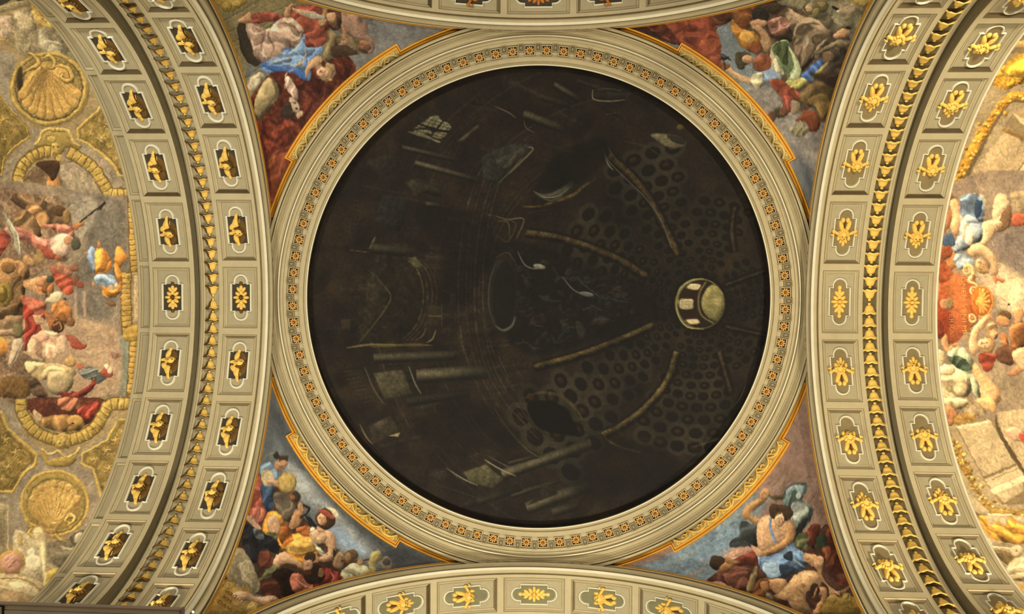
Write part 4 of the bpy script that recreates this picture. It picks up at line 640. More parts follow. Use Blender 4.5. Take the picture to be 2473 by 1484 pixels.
    for q, w, c in (('908 88 912 118 960 125 1015 120', 4, '8c7c5c'), ('912 90 955 85 1000 92', 3, '4c4436'), ('1018 120 1022 96', 4, '5c4e3c'), ('325 965 345 1020 365 1055', 5, '74705c'), ('185 968 215 1040 250 1090', 5, '544e40'), ('170 1150 190 1190 212 1215', 5, '7a6a4c'), ('445 1290 500 1325 545 1345', 4, '8c8464'), ('455 1296 480 1320', 4, '6c5c40'), ('565 1262 610 1290 665 1315', 5, '9c9064'), ('575 1250 620 1275 680 1300', 3, '5c5438'), ('625 1278 650 1295', 3, '8c7c50'), ('596 1100 640 1165 700 1230 750 1262', 5, '544a2c'), ('640 1090 700 1160 740 1200', 4, '3a3424'), ('512 1110 560 1180 600 1215', 4, '3a3c2e'), ('610 935 640 1000', 4, '6c6450'), ('655 960 690 1010', 3, '4c4634'), ('945 290 958 325 975 345', 5, '74705c'), ('955 262 965 285 990 320', 4, '4c483c'), ('596 140 640 160 665 178', 4, '6c5c4c'), ('690 185 698 210 725 225', 4, '5c4c3c'), ('600 490 640 500 690 500 665 565', 4, '6c6248'), ('605 505 640 510 645 560', 4, '5c5020'), ('625 500 665 515 640 570 612 555', 3, '4c421f'), ('590 510 600 560', 3, '4c421f'), ('940 170 1000 158', 3, '6c5634'), ('420 1010 520 1030', 3, '2e281c'), ('480 860 500 920 525 965', 4, '3c3822'), ('540 850 560 940', 3, '302c1c'), ('90 1030 110 1060', 3, '3a3022'), ('1230 1222 1330 1190', 4, '7c7048'), ('1205 1285 1255 1265', 4, '4c4230'), ('1400 1000 1380 1060 1350 1100', 4, '4c462e'), ('1440 1100 1400 1160', 3, '33301f'), ('1000 250 1080 270 1150 320', 3, '3a3830'), ('1250 310 1320 330', 3, '332e24'), ('980 430 930 350', 3, '2c281f')): S(c, w, q, 1, a=.85)
    for k in range(9): S('4c4234', 4, [405 + k * 17, 1330 + k * 7, 432 + k * 17, 1352 + k * 5], 1, a=.6)
    for k in range(11): S('544632', 4, [990 + k * 11, 1395 - k * 5, 1002 + k * 11, 1350 - k * 5], 1, a=.55)
    for k in range(9): S('4a4530', 5, [110 + k * 9, 985 + k * 12, 160 + k * 7, 978 + k * 12], 1, a=.7, v=.3)
    for k in range(8): S('3c362a', 4, [500 + k * 11, 130 + k * 2, 530 + k * 11, 150 + k], 1, a=.6); S('38322a', 4, [150 - k * 4, 440 + k * 14, 190 - k * 5, 446 + k * 14], 1, a=.7); S('2c2720', 3, [70 + k * 9, 615, 66 + k * 9, 700], 1, a=.8); S('2e2820', 3, [75 + k * 8, 820, 78 + k * 8, 880], 1, a=.6)
    for k in range(9): S('38301f', 4, [610 + k * 14, 920, 640 + k * 14, 970], 1, a=.6); S('2c2a26', 4, [515 + k * 9, 290 + k * 4, 600 + k * 9, 222 + k * 4], 1, a=.6)
    P('0c0a0a', '700 1092 745 1075 810 1092 850 1145 862 1185 800 1180 735 1160', .1, soft=1); S('40341c', 10, '688 1070 740 1050 810 1062 862 1110 885 1170', 1, n=.9, a=.8); S('2c2416', 8, '680 1095 700 1130 740 1170 790 1200', 1)
    P('0f0d0c', '790 300 930 240 960 290 880 380 740 400', 0, soft=5, a=.7); P('0f0c0b', '340 470 560 480 590 620 470 800 420 600', 0, soft=8, a=.5); P('0f0c0b', '460 1070 600 1110 680 1220 460 1220 340 1170', 0, soft=8, a=.5); P('100c0b', '960 1200 1180 1260 1130 1350 930 1380 840 1350', 0, soft=8, a=.5)
    S('2c2416', 12, '690 235 760 262 860 290', 1, a=.6, soft=2); S('2a2318', 12, '930 1130 1000 1180 1100 1200 1200 1190', 1, a=.5, soft=2); S('322816', 8, '940 1190 990 1220 1060 1240', 1, n=.8); S('262018', 8, '1150 430 1250 380 1330 390', 1, a=.5, soft=2)
    T(0, 0, 1)
    # window with panes
    for q in ('1040 285 1070 292 1068 305 1010 310 1000 312', '1018 300 1045 281 1062 284 1042 306', '1050 308 1070 294 1090 305 1078 318', '1008 314 1040 316 1034 324 1000 322', '1045 320 1080 322 1064 336 1040 328'): P('7d7450', q, .1, n=.4)
    P('746b4a', '990 318 1022 324 1045 334 1040 338 990 322', .2, n=.3); P('7d7450', '1047 336 1064 342 1060 346 1045 340', .1)
    for k in range(7): S('221c14', 1.2, [1005 + k * 12, 322 + k * 2, 1035 + k * 10, 282 + k * 5], 0)
    for k in range(5): S('221c14', 1.2, [1000 + k * 7, 314 - k * 7, 1075 + k * 5, 334 - k * 7], 0)
    S('140f0c', 4, '1040 330 1072 292', 0); S('140f0c', 4, '1012 300 1055 314 1085 318', 0)
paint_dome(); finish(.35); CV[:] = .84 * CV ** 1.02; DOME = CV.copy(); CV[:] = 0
paint_left(); paint_right(); paint_TL(); paint_TR(); paint_BL(); paint_BR()
for k_, b_ in enumerate(((0, 380, 320, 1060, 1900), (0, 0, 330, 380, 900), (0, 1060, 330, 1484, 900), (2255, 0, 2473, 1484, 1700), (560, 0, 920, 480, 1400), (1530, 0, 2100, 340, 1700), (560, 1090, 960, 1484, 1400), (1700, 1150, 2080, 1484, 1100))): brush(b_[4], *b_[:4], 100 + k_)
finish(); _g = CV.mean(-1, keepdims=True); CV[:] = np.clip((_g + (CV - _g) * .86) * np.array([1.03, 1., .93], np.float32), 0, 1)
CV[:, :480] *= np.array([1.12, 1.08, 1.02], np.float32); CV[:, 2250:] *= np.array([1.16, 1.09, 1.0], np.float32); CV[:] = np.clip(CV, 0, .97)
# ------------------------------------------------------------------ helpers
def proj(P):
    q = (P.reshape(-1, 3) - EYE) @ ROT.T
    return (1236.5 + F_PX * q[:, 0] / q[:, 2]), (742 + F_PX * q[:, 1] / q[:, 2])
def ray(px, py): return ROT.T @ np.array([(px - 1236.5) / F_PX, (py - 742) / F_PX, 1.])
def at_z(px, py, z):
    d = ray(px, py); return EYE + d * (z - EYE[2]) / d[2]
def lin(c):
    c = np.asarray(c, float); return np.where(c <= .04045, c / 12.92, ((c + .055) / 1.055) ** 2.4)
MATS = {}
def mat(name, hexc, rough=.8, metal=0., nz=.12, scale=3., bump=.15, grain=None, emit=0):
    if name in MATS: return MATS[name]
    m = bpy.data.materials.new(name); m.use_nodes = True; MATS[name] = m
    nt = m.node_tree; N = nt.nodes; L = nt.links; b = N['Principled BSDF']
    b.inputs['Roughness'].default_value = rough; b.inputs['Metallic'].default_value = metal; b.inputs['Specular IOR Level'].default_value = .25
    tc = N.new('ShaderNodeTexCoord'); no = N.new('ShaderNodeTexNoise'); no.inputs['Scale'].default_value = scale; no.inputs['Detail'].default_value = 6; no.inputs['Roughness'].default_value = .65
    L.new(tc.outputs['Object'], no.inputs['Vector'])
    n2 = N.new('ShaderNodeTexNoise'); n2.inputs['Scale'].default_value = .45; n2.inputs['Detail'].default_value = 3; L.new(tc.outputs['Object'], n2.inputs['Vector'])
    ad = N.new('ShaderNodeMath'); ad.operation = 'MULTIPLY_ADD'; L.new(n2.outputs['Fac'], ad.inputs[0]); ad.inputs[1].default_value = .8; L.new(no.outputs['Fac'], ad.inputs[2])
    mr = N.new('ShaderNodeMapRange'); L.new(ad.outputs[0], mr.inputs['Value']); mr.inputs['From Min'].default_value = .5; mr.inputs['From Max'].default_value = 1.3
    mr.inputs['To Min'].default_value = 1 - nz; mr.inputs['To Max'].default_value = 1 + nz
    mx = N.new('ShaderNodeVectorMath'); mx.operation = 'SCALE'; L.new(mr.outputs[0], mx.inputs['Scale'])
    if hexc is None:
        at = N.new('ShaderNodeVertexColor'); at.layer_name = 'Col'; L.new(at.outputs['Color'], mx.inputs[0])
    else: mx.inputs[0].default_value = lin([int(hexc[i:i + 2], 16) / 255 for i in (0, 2, 4)])
    L.new(mx.outputs[0], b.inputs['Base Color'])
    if bump:
        bp = N.new('ShaderNodeBump'); bp.inputs['Strength'].default_value = bump; bp.inputs['Distance'].default_value = .03; L.new(no.outputs['Fac'], bp.inputs['Height']); L.new(bp.outputs[0], b.inputs['Normal'])
    if emit: L.new(mx.outputs[0], b.inputs['Emission Color']); b.inputs['Emission Strength'].default_value = emit
    return m
STUCCO = mat('stucco', 'aa9c7a', nz=.12); PANEL = mat('stucco_panel', '9a8e70', nz=.13, scale=5); LINE = mat('brown_fillet', '6a5c40', nz=.2); SHADE = mat('painted_shade_fillet', '4a3c24', nz=.3)
GILT = mat('gilding', 'dcb458', .55, .05, .22, 9, .5); GILT_DK = mat('umber_shade_gilding', '5a4016', .6, .1, .3, 9, .5); GOLDLEAF = mat('gold_leaf', 'dca23c', .4, .3, .2, 6, .2); BRONZE = mat('rosette_gilding', 'd0a058', .6, .05, .3, 20, .6)
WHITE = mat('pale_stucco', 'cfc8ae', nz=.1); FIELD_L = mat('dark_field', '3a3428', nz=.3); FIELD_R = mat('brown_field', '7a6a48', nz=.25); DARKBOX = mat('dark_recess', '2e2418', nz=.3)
PAINT = mat('fresco_paint', None, .85, 0, .05, 8, .12)
def mk(name, V, Fc, mats, parent=None, mi=None, smooth=True, col=None, props=None):
    me = bpy.data.meshes.new(name); V = np.asarray(V, np.float32).reshape(-1, 3)
    if isinstance(Fc, np.ndarray):
        n, k = Fc.shape
        me.vertices.add(len(V)); me.vertices.foreach_set('co', V.ravel()); me.loops.add(n * k); me.loops.foreach_set('vertex_index', Fc.astype(np.int32).ravel())
        me.polygons.add(n); me.polygons.foreach_set('loop_start', np.arange(0, n * k, k, dtype=np.int32)); me.polygons.foreach_set('loop_total', np.full(n, k, np.int32))
    else: me.from_pydata([tuple(v) for v in V.tolist()], [], Fc)
    for m in (mats if isinstance(mats, (list, tuple)) else [mats]): me.materials.append(m)
    if mi is not None: me.polygons.foreach_set('material_index', np.asarray(mi, np.int32))
    me.polygons.foreach_set('use_smooth', np.full(len(me.polygons), smooth))
    if col is not None:
        a = me.color_attributes.new('Col', 'FLOAT_COLOR', 'POINT'); a.data.foreach_set('color', np.hstack([col, np.ones((len(col), 1))]).astype(np.float32).ravel())
    me.update(calc_edges=True); me.validate()
    o = bpy.data.objects.new(name, me); COL.objects.link(o)
    if parent: o.parent = parent; o.matrix_parent_inverse = Matrix.Translation(-Vector(parent.location))
    for k_, v_ in (props or {}).items(): o[k_] = v_
    return o
def root(name, label, cate, loc=(0, 0, 0), group=None):
    o = bpy.data.objects.new(name, None); COL.objects.link(o); o.location = loc; o['label'] = label; o['category'] = cate; o.empty_display_size = .2
    if group: o['group'] = group
    return o
def gridf(nu, nv, off=0):
    i, j = np.meshgrid(np.arange(nu - 1), np.arange(nv - 1), indexing='ij'); a = (i * nv + j).ravel() + off
    return np.stack([a, a + nv, a + nv + 1, a + 1], 1)
def sample(canvas, P):
    x, y = proj(P); x = x + OFF; y = y + OFF
    x = np.where(x < 1, 2 - x, x); x = np.where(x > CW - 2, 2 * CW - 4 - x, x); y = np.where(y < 1, 2 - y, y); y = np.where(y > CH - 2, 2 * CH - 4 - y, y)   # the decoration repeats beyond the painted part
    x = np.clip(x, 1, CW - 2); y = np.clip(y, 1, CH - 2)
    xi = x.astype(int); yi = y.astype(int); fx = (x - xi)[:, None]; fy = (y - yi)[:, None]
    c = (canvas[yi, xi] * (1 - fx) + canvas[yi, xi + 1] * fx) * (1 - fy) + (canvas[yi + 1, xi] * (1 - fx) + canvas[yi + 1, xi + 1] * fx) * fy
    return lin(c)
def painted(name, P, canvas, parent):
    nu, nv = P.shape[:2]
    return mk(name, P, gridf(nu, nv), PAINT, parent, col=sample(canvas, P))
# arch coordinates: s = distance along the axis from the crossing centre, th = angle along the arch, h = height of the surface towards the floor
def A(ax, sg, s, th, h):
    s, th, h = np.broadcast_arrays(np.asarray(s, float), np.asarray(th, float), np.asarray(h, float))
    a = (RX - h) * np.sin(th); z = Z0 + (RZ - h) * np.cos(th)
    return np.stack([sg * s, a, z] if ax == 'x' else [a, sg * s, z], -1)
TT = np.linspace(-1.56, 1.56, 131)
_t = np.linspace(-1.6, 1.6, 2001); _L = np.r_[0, np.cumsum(np.hypot(RX * np.cos((_t[1:] + _t[:-1]) / 2), RZ * np.sin((_t[1:] + _t[:-1]) / 2)) * np.diff(_t))]; _L -= np.interp(0, _t, _L)
def arc(th): return np.interp(th, _t, _L)
def tharc(v): return np.interp(v, _L, _t)
def sweep(name, ax, sg, prof, m, parent, mi=None, tt=TT):
    pr = np.array(prof, float); P = A(ax, sg, pr[None, :, 0], tt[:, None], pr[None, :, 1])
    f = gridf(len(tt), len(pr)); k = None if mi is None else np.tile(np.array(mi), len(tt) - 1)
    return mk(name, P, f, m, parent, k, smooth=False)
def blob(c, r, rot=0., nu=9, nv=6):
    """half ellipsoid in relief coordinates (s, v, height)"""
    u = np.linspace(0, 2 * np.pi, nu, endpoint=False); w = np.linspace(0, np.pi / 2, nv)
    V = [(np.cos(a) * np.cos(b) * r[0], np.sin(a) * np.cos(b) * r[1], np.sin(b) * r[2]) for b in w[:-1] for a in u] + [(0, 0, r[2])]
    V = np.array(V); ca, sa = math.cos(rot), math.sin(rot)
    V = np.stack([V[:, 0] * ca - V[:, 1] * sa + c[0], V[:, 0] * sa + V[:, 1] * ca + c[1], V[:, 2] + c[2]], 1)
    Fc = [(j * nu + i, j * nu + (i + 1) % nu, (j + 1) * nu + (i + 1) % nu, (j + 1) * nu + i) for j in range(nv - 2) for i in range(nu)]
    Fc += [((nv - 2) * nu + i, (nv - 2) * nu + (i + 1) % nu, (nv - 1) * nu) for i in range(nu)]
    return V, Fc
def blobs(lst):
    V = []; Fc = []; mi = []; n = 0
    for b in lst:
        v, f = blob(*b[:3]); k = b[3] if len(b) > 3 else 0
        V.append(v); Fc += [tuple(i + n for i in q) for q in f]; mi += [k] * len(f); n += len(v)
    return np.vstack(V), Fc, mi
def strip(path, w, h, closed=True):
    """raised moulding along a 2-D path (s, v) in relief coordinates"""
    p = np.array(path, float); nx = np.roll(p, -1, 0) if closed else np.vstack([p[1:], 2 * p[-1] - p[-2]]); pv = np.roll(p, 1, 0) if closed else np.vstack([2 * p[0] - p[1], p[:-1]])
    d = nx - pv; d /= np.linalg.norm(d, axis=1)[:, None] + 1e-9; n = np.stack([-d[:, 1], d[:, 0]], 1)
    V = np.stack([np.c_[p + n * w / 2, np.zeros(len(p))], np.c_[p + n * w * .3, np.full(len(p), h)], np.c_[p - n * w * .3, np.full(len(p), h)], np.c_[p - n * w / 2, np.zeros(len(p))]], 1)
    m = len(p); k = m if closed else m - 1
    Fc = [(i * 4 + j, ((i + 1) % m) * 4 + j, ((i + 1) % m) * 4 + j + 1, i * 4 + j + 1) for i in range(k) for j in range(3)]
    return V.reshape(-1, 3), Fc
def onarch(ax, sg, s0, th0, h0, V):
    """relief coordinates -> world on the soffit of an arch"""
    return A(ax, sg, s0 + V[:, 0], tharc(arc(th0) + V[:, 1]), h0 + V[:, 2])
# ------------------------------------------------------------------ ceiling behind everything
def ceiling():
    v = np.array([(-24, -20, 33), (24, -20, 33), (24, 20, 33), (-24, 20, 33), (-24, -20, 33.4), (24, -20, 33.4), (24, 20, 33.4), (-24, 20, 33.4)], float)
    mk('ceiling', v, [(0, 1, 2, 3), (7, 6, 5, 4), (0, 4, 5, 1), (1, 5, 6, 2), (2, 6, 7, 3), (3, 7, 4, 0)], mat('rough_masonry', '5a503c'), props={'kind': 'structure'})
ceiling()
def floor():
    v = np.array([(-20, -16, 0), (20, -16, 0), (20, 16, 0), (-20, 16, 0)], float)
    mk('floor', v, [(0, 1, 2, 3)], mat('pale_marble', 'cfc4aa', .4, 0, .2, 1.5), props={'kind': 'structure'})
floor()
# ------------------------------------------------------------------ dome painting
def zr(rp, z): return rp * (z - 1.6) / 28.1
def dome():
    t = root('dome_painting', 'huge round dark painted canvas of a coffered dome with a small pale lantern', 'painting', (0, 0, 31.))
    n = 620; g = np.linspace(-9.35, 9.35, n); X, Y = np.meshgrid(g, g, indexing='ij'); P = np.stack([X, Y, np.full_like(X, 30.68)], -1)
    f = gridf(n, n); c = P.reshape(-1, 3)[f].mean(1); f = f[np.hypot(c[:, 0], c[:, 1]) < 9.3]
    used = np.unique(f); rm = np.full(n * n, -1); rm[used] = np.arange(len(used)); V = P.reshape(-1, 3)[used]
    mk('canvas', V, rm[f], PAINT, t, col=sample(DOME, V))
    a = np.linspace(0, 2 * np.pi, 97)[:-1]; pr = [(9.33, 30.7), (9.33, 30.86), (9.1, 30.86), (9.1, 30.7)]
    V = np.array([(r * math.cos(x), r * math.sin(x), z) for x in a for r, z in pr]); m = len(a)
    mk('stretcher', V, [(i * 4 + j, ((i + 1) % m) * 4 + j, ((i + 1) % m) * 4 + (j + 1) % 4, i * 4 + (j + 1) % 4) for i in range(m) for j in range(4)], mat('timber', '4a3826'), t)
dome()
# ------------------------------------------------------------------ cornice ring
RING = [(10.12, 29.78, 0), (10.08, 29.84, 0), (10.02, 29.85, 0), (10.005, 29.95, 1), (9.985, 29.95, 0), (9.97, 29.88, 0), (9.92, 29.92, 0), (9.90, 30.0, 0), (9.85, 30.0, 0), (9.83, 30.06, 0), (9.80, 30.05, 0), (9.78, 30.10, 0), (9.74, 30.10, 0), (9.72, 30.14, 0), (9.66, 30.16, 0), (9.60, 30.13, 0), (9.57, 30.20, 0),
        (9.54, 30.14, 2), (9.50, 30.14, 0), (9.49, 30.25, 0), (9.36, 30.25, 0), (9.34, 30.30, 0), (9.22, 30.30, 0), (9.21, 30.36, 0), (8.78, 30.36, 0), (8.77, 30.30, 0), (8.72, 30.28, 0), (8.60, 30.29, 0), (8.585, 30.36, 0), (8.50, 30.36, 0), (8.49, 30.30, 2), (8.45, 30.30, 0), (8.44, 30.5, 1), (8.42, 30.72, 0)]
def ring():
    t = root('cornice_ring', 'round grey stucco cornice set with gilt rosettes, circling the dark dome painting', 'cornice', (0, 0, 30.3))
    a = np.linspace(0, 2 * np.pi, 385)[:-1]
    def rev(name, prs, m, mi):
        V = np.array([[(zr(r, z) * math.cos(x), zr(r, z) * math.sin(x), z) for r, z, _ in prs] for x in a]); k = len(prs); n = len(a)
        Fc = np.array([(i * k + j, ((i + 1) % n) * k + j, ((i + 1) % n) * k + j + 1, i * k + j + 1) for i in range(n) for j in range(k - 1)])
        mk(name, V, Fc, m, t, [p[2] for p in prs[:-1]] * n, smooth=False)
    ms = [STUCCO, LINE, WHITE]
    rev('outer_moulding', RING[:18], ms, 0); rev('corona', RING[17:24], ms, 0); rev('rosette_band', RING[23:26], ms, 0); rev('inner_fascia', RING[25:], ms, 0)
    # rosette, panel and bracket meshes made once
    q = .185
    pv = np.array([(x * q * k, y * q * k, z) for k, z in ((1.06, 0), (1.0, -.05), (.86, -.05), (.84, -.012)) for x, y in ((-1, -1), (1, -1), (1, 1), (-1, 1))])
    pf = [(k * 4 + i, k * 4 + (i + 1) % 4, k * 4 + 4 + (i + 1) % 4, k * 4 + 4 + i) for k in range(3) for i in range(4)] + [(12, 13, 14, 15)]
    bl = [((.0, .0, .0), (.03, .03, .12), 0, 0), ((0, 0, 0), (.055, .055, .075), 0, 1), ((0, 0, 0), (.12, .12, .02), 0, 1)]
    for k in range(10):
        an = k * math.pi / 5; bl.append(((.105 * math.cos(an), .105 * math.sin(an), 0), (.064, .031, .055), an, 0))
    rv, rf, rm = blobs(bl); rv = rv * [1, 1, -1] + [0, 0, -.012]
    bv = []; 
    for hw, hh, z in ((.105, .15, 0), (.105, .15, -.07), (.075, .12, -.07), (.072, .117, -.045), (.04, .05, -.045), (.03, .04, -.075)): bv += [(-hh, -hw, z), (hh, -hw, z), (hh, hw, z), (-hh, hw, z)]
    bf = [(k * 4 + i, k * 4 + (i + 1) % 4, k * 4 + 4 + (i + 1) % 4, k * 4 + 4 + i) for k in range(5) for i in range(4)] + [(20, 21, 22, 23)]
    A0 = None
    for k in range(92):
        for kind in (0, 1):
            an = 2 * math.pi * (k + .5 - .5 * kind) / 92; r = zr(8.975 if kind == 0 else 9.08, 30.36)
            if A0 is None or (kind == 1 and k == 0):
                if kind == 0:
                    P0 = mk('rosette_panel', pv, pf, [STUCCO, DARKBOX], None, [0] * 8 + [1] * 5, smooth=False); R0 = mk('rosette', rv, rf, [BRONZE, GILT_DK], None, rm); A0 = 1
                else: B0 = mk('bracket', bv, bf, [mat('bracket_stucco', '8c8060'), LINE], None, [0] * 12 + [1] * 4 + [0] * 5, smooth=False)
            if kind == 0: o = P0 if k == 0 else P0.copy()
            else: o = B0 if k == 0 else B0.copy()
            if k: COL.objects.link(o)
            o.parent = t; o.location = (r * math.cos(an), r * math.sin(an), 30.358 - 30.3); o.rotation_euler = (0, 0, an)
            if kind == 0:
                ro = R0 if k == 0 else R0.copy()
                if k: COL.objects.link(ro)
                ro.parent = o; ro.location = (0, 0, 0); ro.rotation_euler = (0, 0, (k * 37 % 11) * .07)
ring()
# ------------------------------------------------------------------ pendentives
PA, PB = 13.87, 11.96
def pend_z(rho): return Z0 + PB * np.sqrt(np.clip(1 - (rho / PA) ** 2, 0, 1))
def on_pend(x, y, proud=0.):
    r = np.hypot(x, y); k = 1 - proud / PA; return np.stack([x * k, y * k, Z0 + (pend_z(r) - Z0) * k - proud * .3], -1)
LAB = {(-1, -1): 'painted pendentive at upper left, figure in pink and blue robes before a dark red curtain', (1, -1): 'painted pendentive at upper right, workman raising a hammer beside a green cloth',
       (-1, 1): 'painted pendentive at lower left, youth in an orange tunic below a girl with a tambourine', (1, 1): 'painted pendentive at lower right, man in a blue loincloth swinging a club'}
def pendentive(sx, sy):
    t = root('pendentive', LAB[(sx, sy)], 'fresco', (sx * 9.2, sy * 9.2, 24.), 'frescoed pendentives at the four corners of the dome')
    n, m = 300, 230; zt, zb = 29.98, 22.4
    u = np.linspace(0, 1, n); rho = 10.05 + (PA - .003 - 10.05) * (1 - (1 - u) ** 1.8); z = pend_z(rho)
    ph0 = np.arccos(np.clip(9.9 / rho, -1, 1)); v = np.linspace(0, 1, m)
    ph = ph0[:, None] + (np.pi / 2 - 2 * ph0)[:, None] * v[None, :]
    P = np.stack([sx * rho[:, None] * np.cos(ph), sy * rho[:, None] * np.sin(ph), np.broadcast_to(z[:, None], ph.shape)], -1)
    painted('painted_plaster', P, CV, t)
    # stepped gilt frame along the ring
    r0, r1 = 10.33, 10.54; e0 = math.radians(29.3); e1 = math.radians(60.7); s0 = math.acos(9.9 / r0) + .004
    path = [(r0, a) for a in np.linspace(s0, e0, 26)] + [(r1, a) for a in np.linspace(e0, e1, 40)] + [(r0, a) for a in np.linspace(e1, np.pi / 2 - s0, 26)]
    p = np.array([(r * math.cos(a), r * math.sin(a)) for r, a in path]); d0 = np.diff(p, axis=0); d0 /= np.linalg.norm(d0, axis=1)[:, None]
    dn = np.vstack([d0[:1], d0]); dx = np.vstack([d0, d0[-1:]]); n0 = np.stack([-dn[:, 1], dn[:, 0]], 1); n1 = np.stack([-dx[:, 1], dx[:, 0]], 1); nn = n0 + n1; nn /= np.linalg.norm(nn, axis=1)[:, None]
    sc = 1 / np.clip((nn * n0).sum(1), .4, 1); V = []
    for off, pr in ((-.06, .0), (-.055, .05), (-.025, .05), (-.015, .03), (.015, .03), (.022, .06), (.055, .06), (.06, 0)):
        q = p + nn * (off * sc)[:, None]; V.append(on_pend(sx * q[:, 0], sy * q[:, 1], pr))
    mk('gilt_frame', np.stack(V, 1), gridf(len(p), 8), [GOLDLEAF, mat('gold_leaf_groove', 'a86a18', .5, .2)], t, [0, 0, 0, 1, 0, 0, 0] * (len(p) - 1), smooth=False)
    # scroll frieze between the stepped frame and the ring
    a = np.linspace(e0 + .006, e1 - .006, 50); rr = np.linspace(10.20, 10.475, 5)
    V = on_pend(sx * rr[None] * np.cos(a)[:, None], sy * rr[None] * np.sin(a)[:, None], np.array([.02, .035, .03, .035, .03])[None])
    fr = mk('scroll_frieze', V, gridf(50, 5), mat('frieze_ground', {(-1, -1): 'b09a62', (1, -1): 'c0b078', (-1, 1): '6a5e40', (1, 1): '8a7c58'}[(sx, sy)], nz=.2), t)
    K = 8; w = (e1 - e0 - .03) / K
    for k in range(K):
        fl = 1 if k < K / 2 else -1; b = e0 + .015 + w * (k + .5)
        def C(pt): return [(10.34 + y * .11, b + fl * x * w * .5) for x, y in pt]
        cs = [C([(-1, -.5), (-.6, .5), (-.1, .9), (.35, .6), (.5, 0), (.2, -.45), (-.1, -.1), (.1, .2)]), C([(-.2, .85), (.4, .95), (.9, .2), (1.15, -.5)]), C([(.5, 0), (.75, -.8), (1.1, -.3)]), C([(-.7, .3), (-.9, .9), (-.5, 1.0)])]
        VV = []; FF = []; o_ = 0
        for c in cs:
            q = np.array([(r * math.cos(x), r * math.sin(x)) for r, x in c]); q = cat(q, False, 4)
            wd = .075 * (1 - .6 * np.linspace(0, 1, len(q))); d = np.gradient(q, axis=0); d /= np.linalg.norm(d, axis=1)[:, None] + 1e-9; nn_ = np.stack([-d[:, 1], d[:, 0]], 1)
            for of, pr in ((-.5, .03), (-.25, .075), (.25, .075), (.5, .03)):
                e = q + nn_ * (wd * of)[:, None]; VV.append(on_pend(sx * e[:, 0], sy * e[:, 1], pr))
            L = len(q); FF += [(o_ + j * L + i, o_ + j * L + i + 1, o_ + (j + 1) * L + i + 1, o_ + (j + 1) * L + i) for j in range(3) for i in range(L - 1)]; o_ += 4 * L
        mk('gilt_scroll', np.vstack(VV), FF, GILT if sy > 0 else mat('pale_gilding', 'c9b06c', .6, .1, .2, 9, .4), fr)
    return t
PEND = {(sx, sy): pendentive(sx, sy) for sx, sy in ((-1, -1), (1, -1), (-1, 1), (1, 1))}
# ------------------------------------------------------------------ coffered arches
SEP = .2779
def cell(ax, sg, s0, s1, t0, t1, h, parent, th_c, small=False, deep=.09):
    v0, v1 = arc(t0), arc(t1); nv = 13
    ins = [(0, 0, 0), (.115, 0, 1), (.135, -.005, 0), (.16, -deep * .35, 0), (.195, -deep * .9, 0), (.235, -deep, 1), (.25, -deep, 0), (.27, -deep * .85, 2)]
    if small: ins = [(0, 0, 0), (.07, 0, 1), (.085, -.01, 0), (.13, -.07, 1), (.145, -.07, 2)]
    V = []; Fc = []; mi = []
    for i, h_, _ in ins:
        a, b, c, d = s0 + i, s1 - i, v0 + i * (1 if not small else 1.2), v1 - i * (1 if not small else 1.2); vs = np.linspace(c, d, nv)
        loop = [(a, v) for v in vs] + [(b, v) for v in vs[::-1]]
        V += [(s, v, h_) for s, v in loop]
    n = 2 * nv
    for k in range(len(ins) - 1):
        m_ = ins[k][2]
        for i in range(n):
            j = (i + 1) % n; Fc.append((k * n + i, k * n + j, (k + 1) * n + j, (k + 1) * n + i)); mm = m_
            if not small and k in (2, 3, 4):  # crown side of the moulding darkened: shade painted into the stucco colour
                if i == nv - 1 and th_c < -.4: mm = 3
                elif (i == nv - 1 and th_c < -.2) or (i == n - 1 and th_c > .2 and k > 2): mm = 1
            mi.append(mm)
    b = (len(ins) - 1) * n
    for i in range(nv - 1): Fc.append((b + i, b + i + 1, b + n - 2 - i, b + n - 1 - i)); mi.append(2)
    V = np.array(V); W_ = A(ax, sg, V[:, 0], tharc(V[:, 1]), h + V[:, 2])
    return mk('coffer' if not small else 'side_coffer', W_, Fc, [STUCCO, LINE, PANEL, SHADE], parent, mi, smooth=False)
def quatrefoil(a=.345, b=.48, r=.215, e=.09):
    p = [(a, -b), (a, b), (r, b), (r, b + e)] + [(r * math.cos(x), b + e + r * math.sin(x)) for x in np.linspace(.25, math.pi - .25, 9)] + [(-r, b + e), (-r, b), (-a, b), (-a, -b), (-r, -b), (-r, -b - e)]
    return p + [(-r * math.cos(x), -b - e - r * math.sin(x)) for x in np.linspace(.25, math.pi - .25, 9)] + [(r, -b - e), (r, -b)]
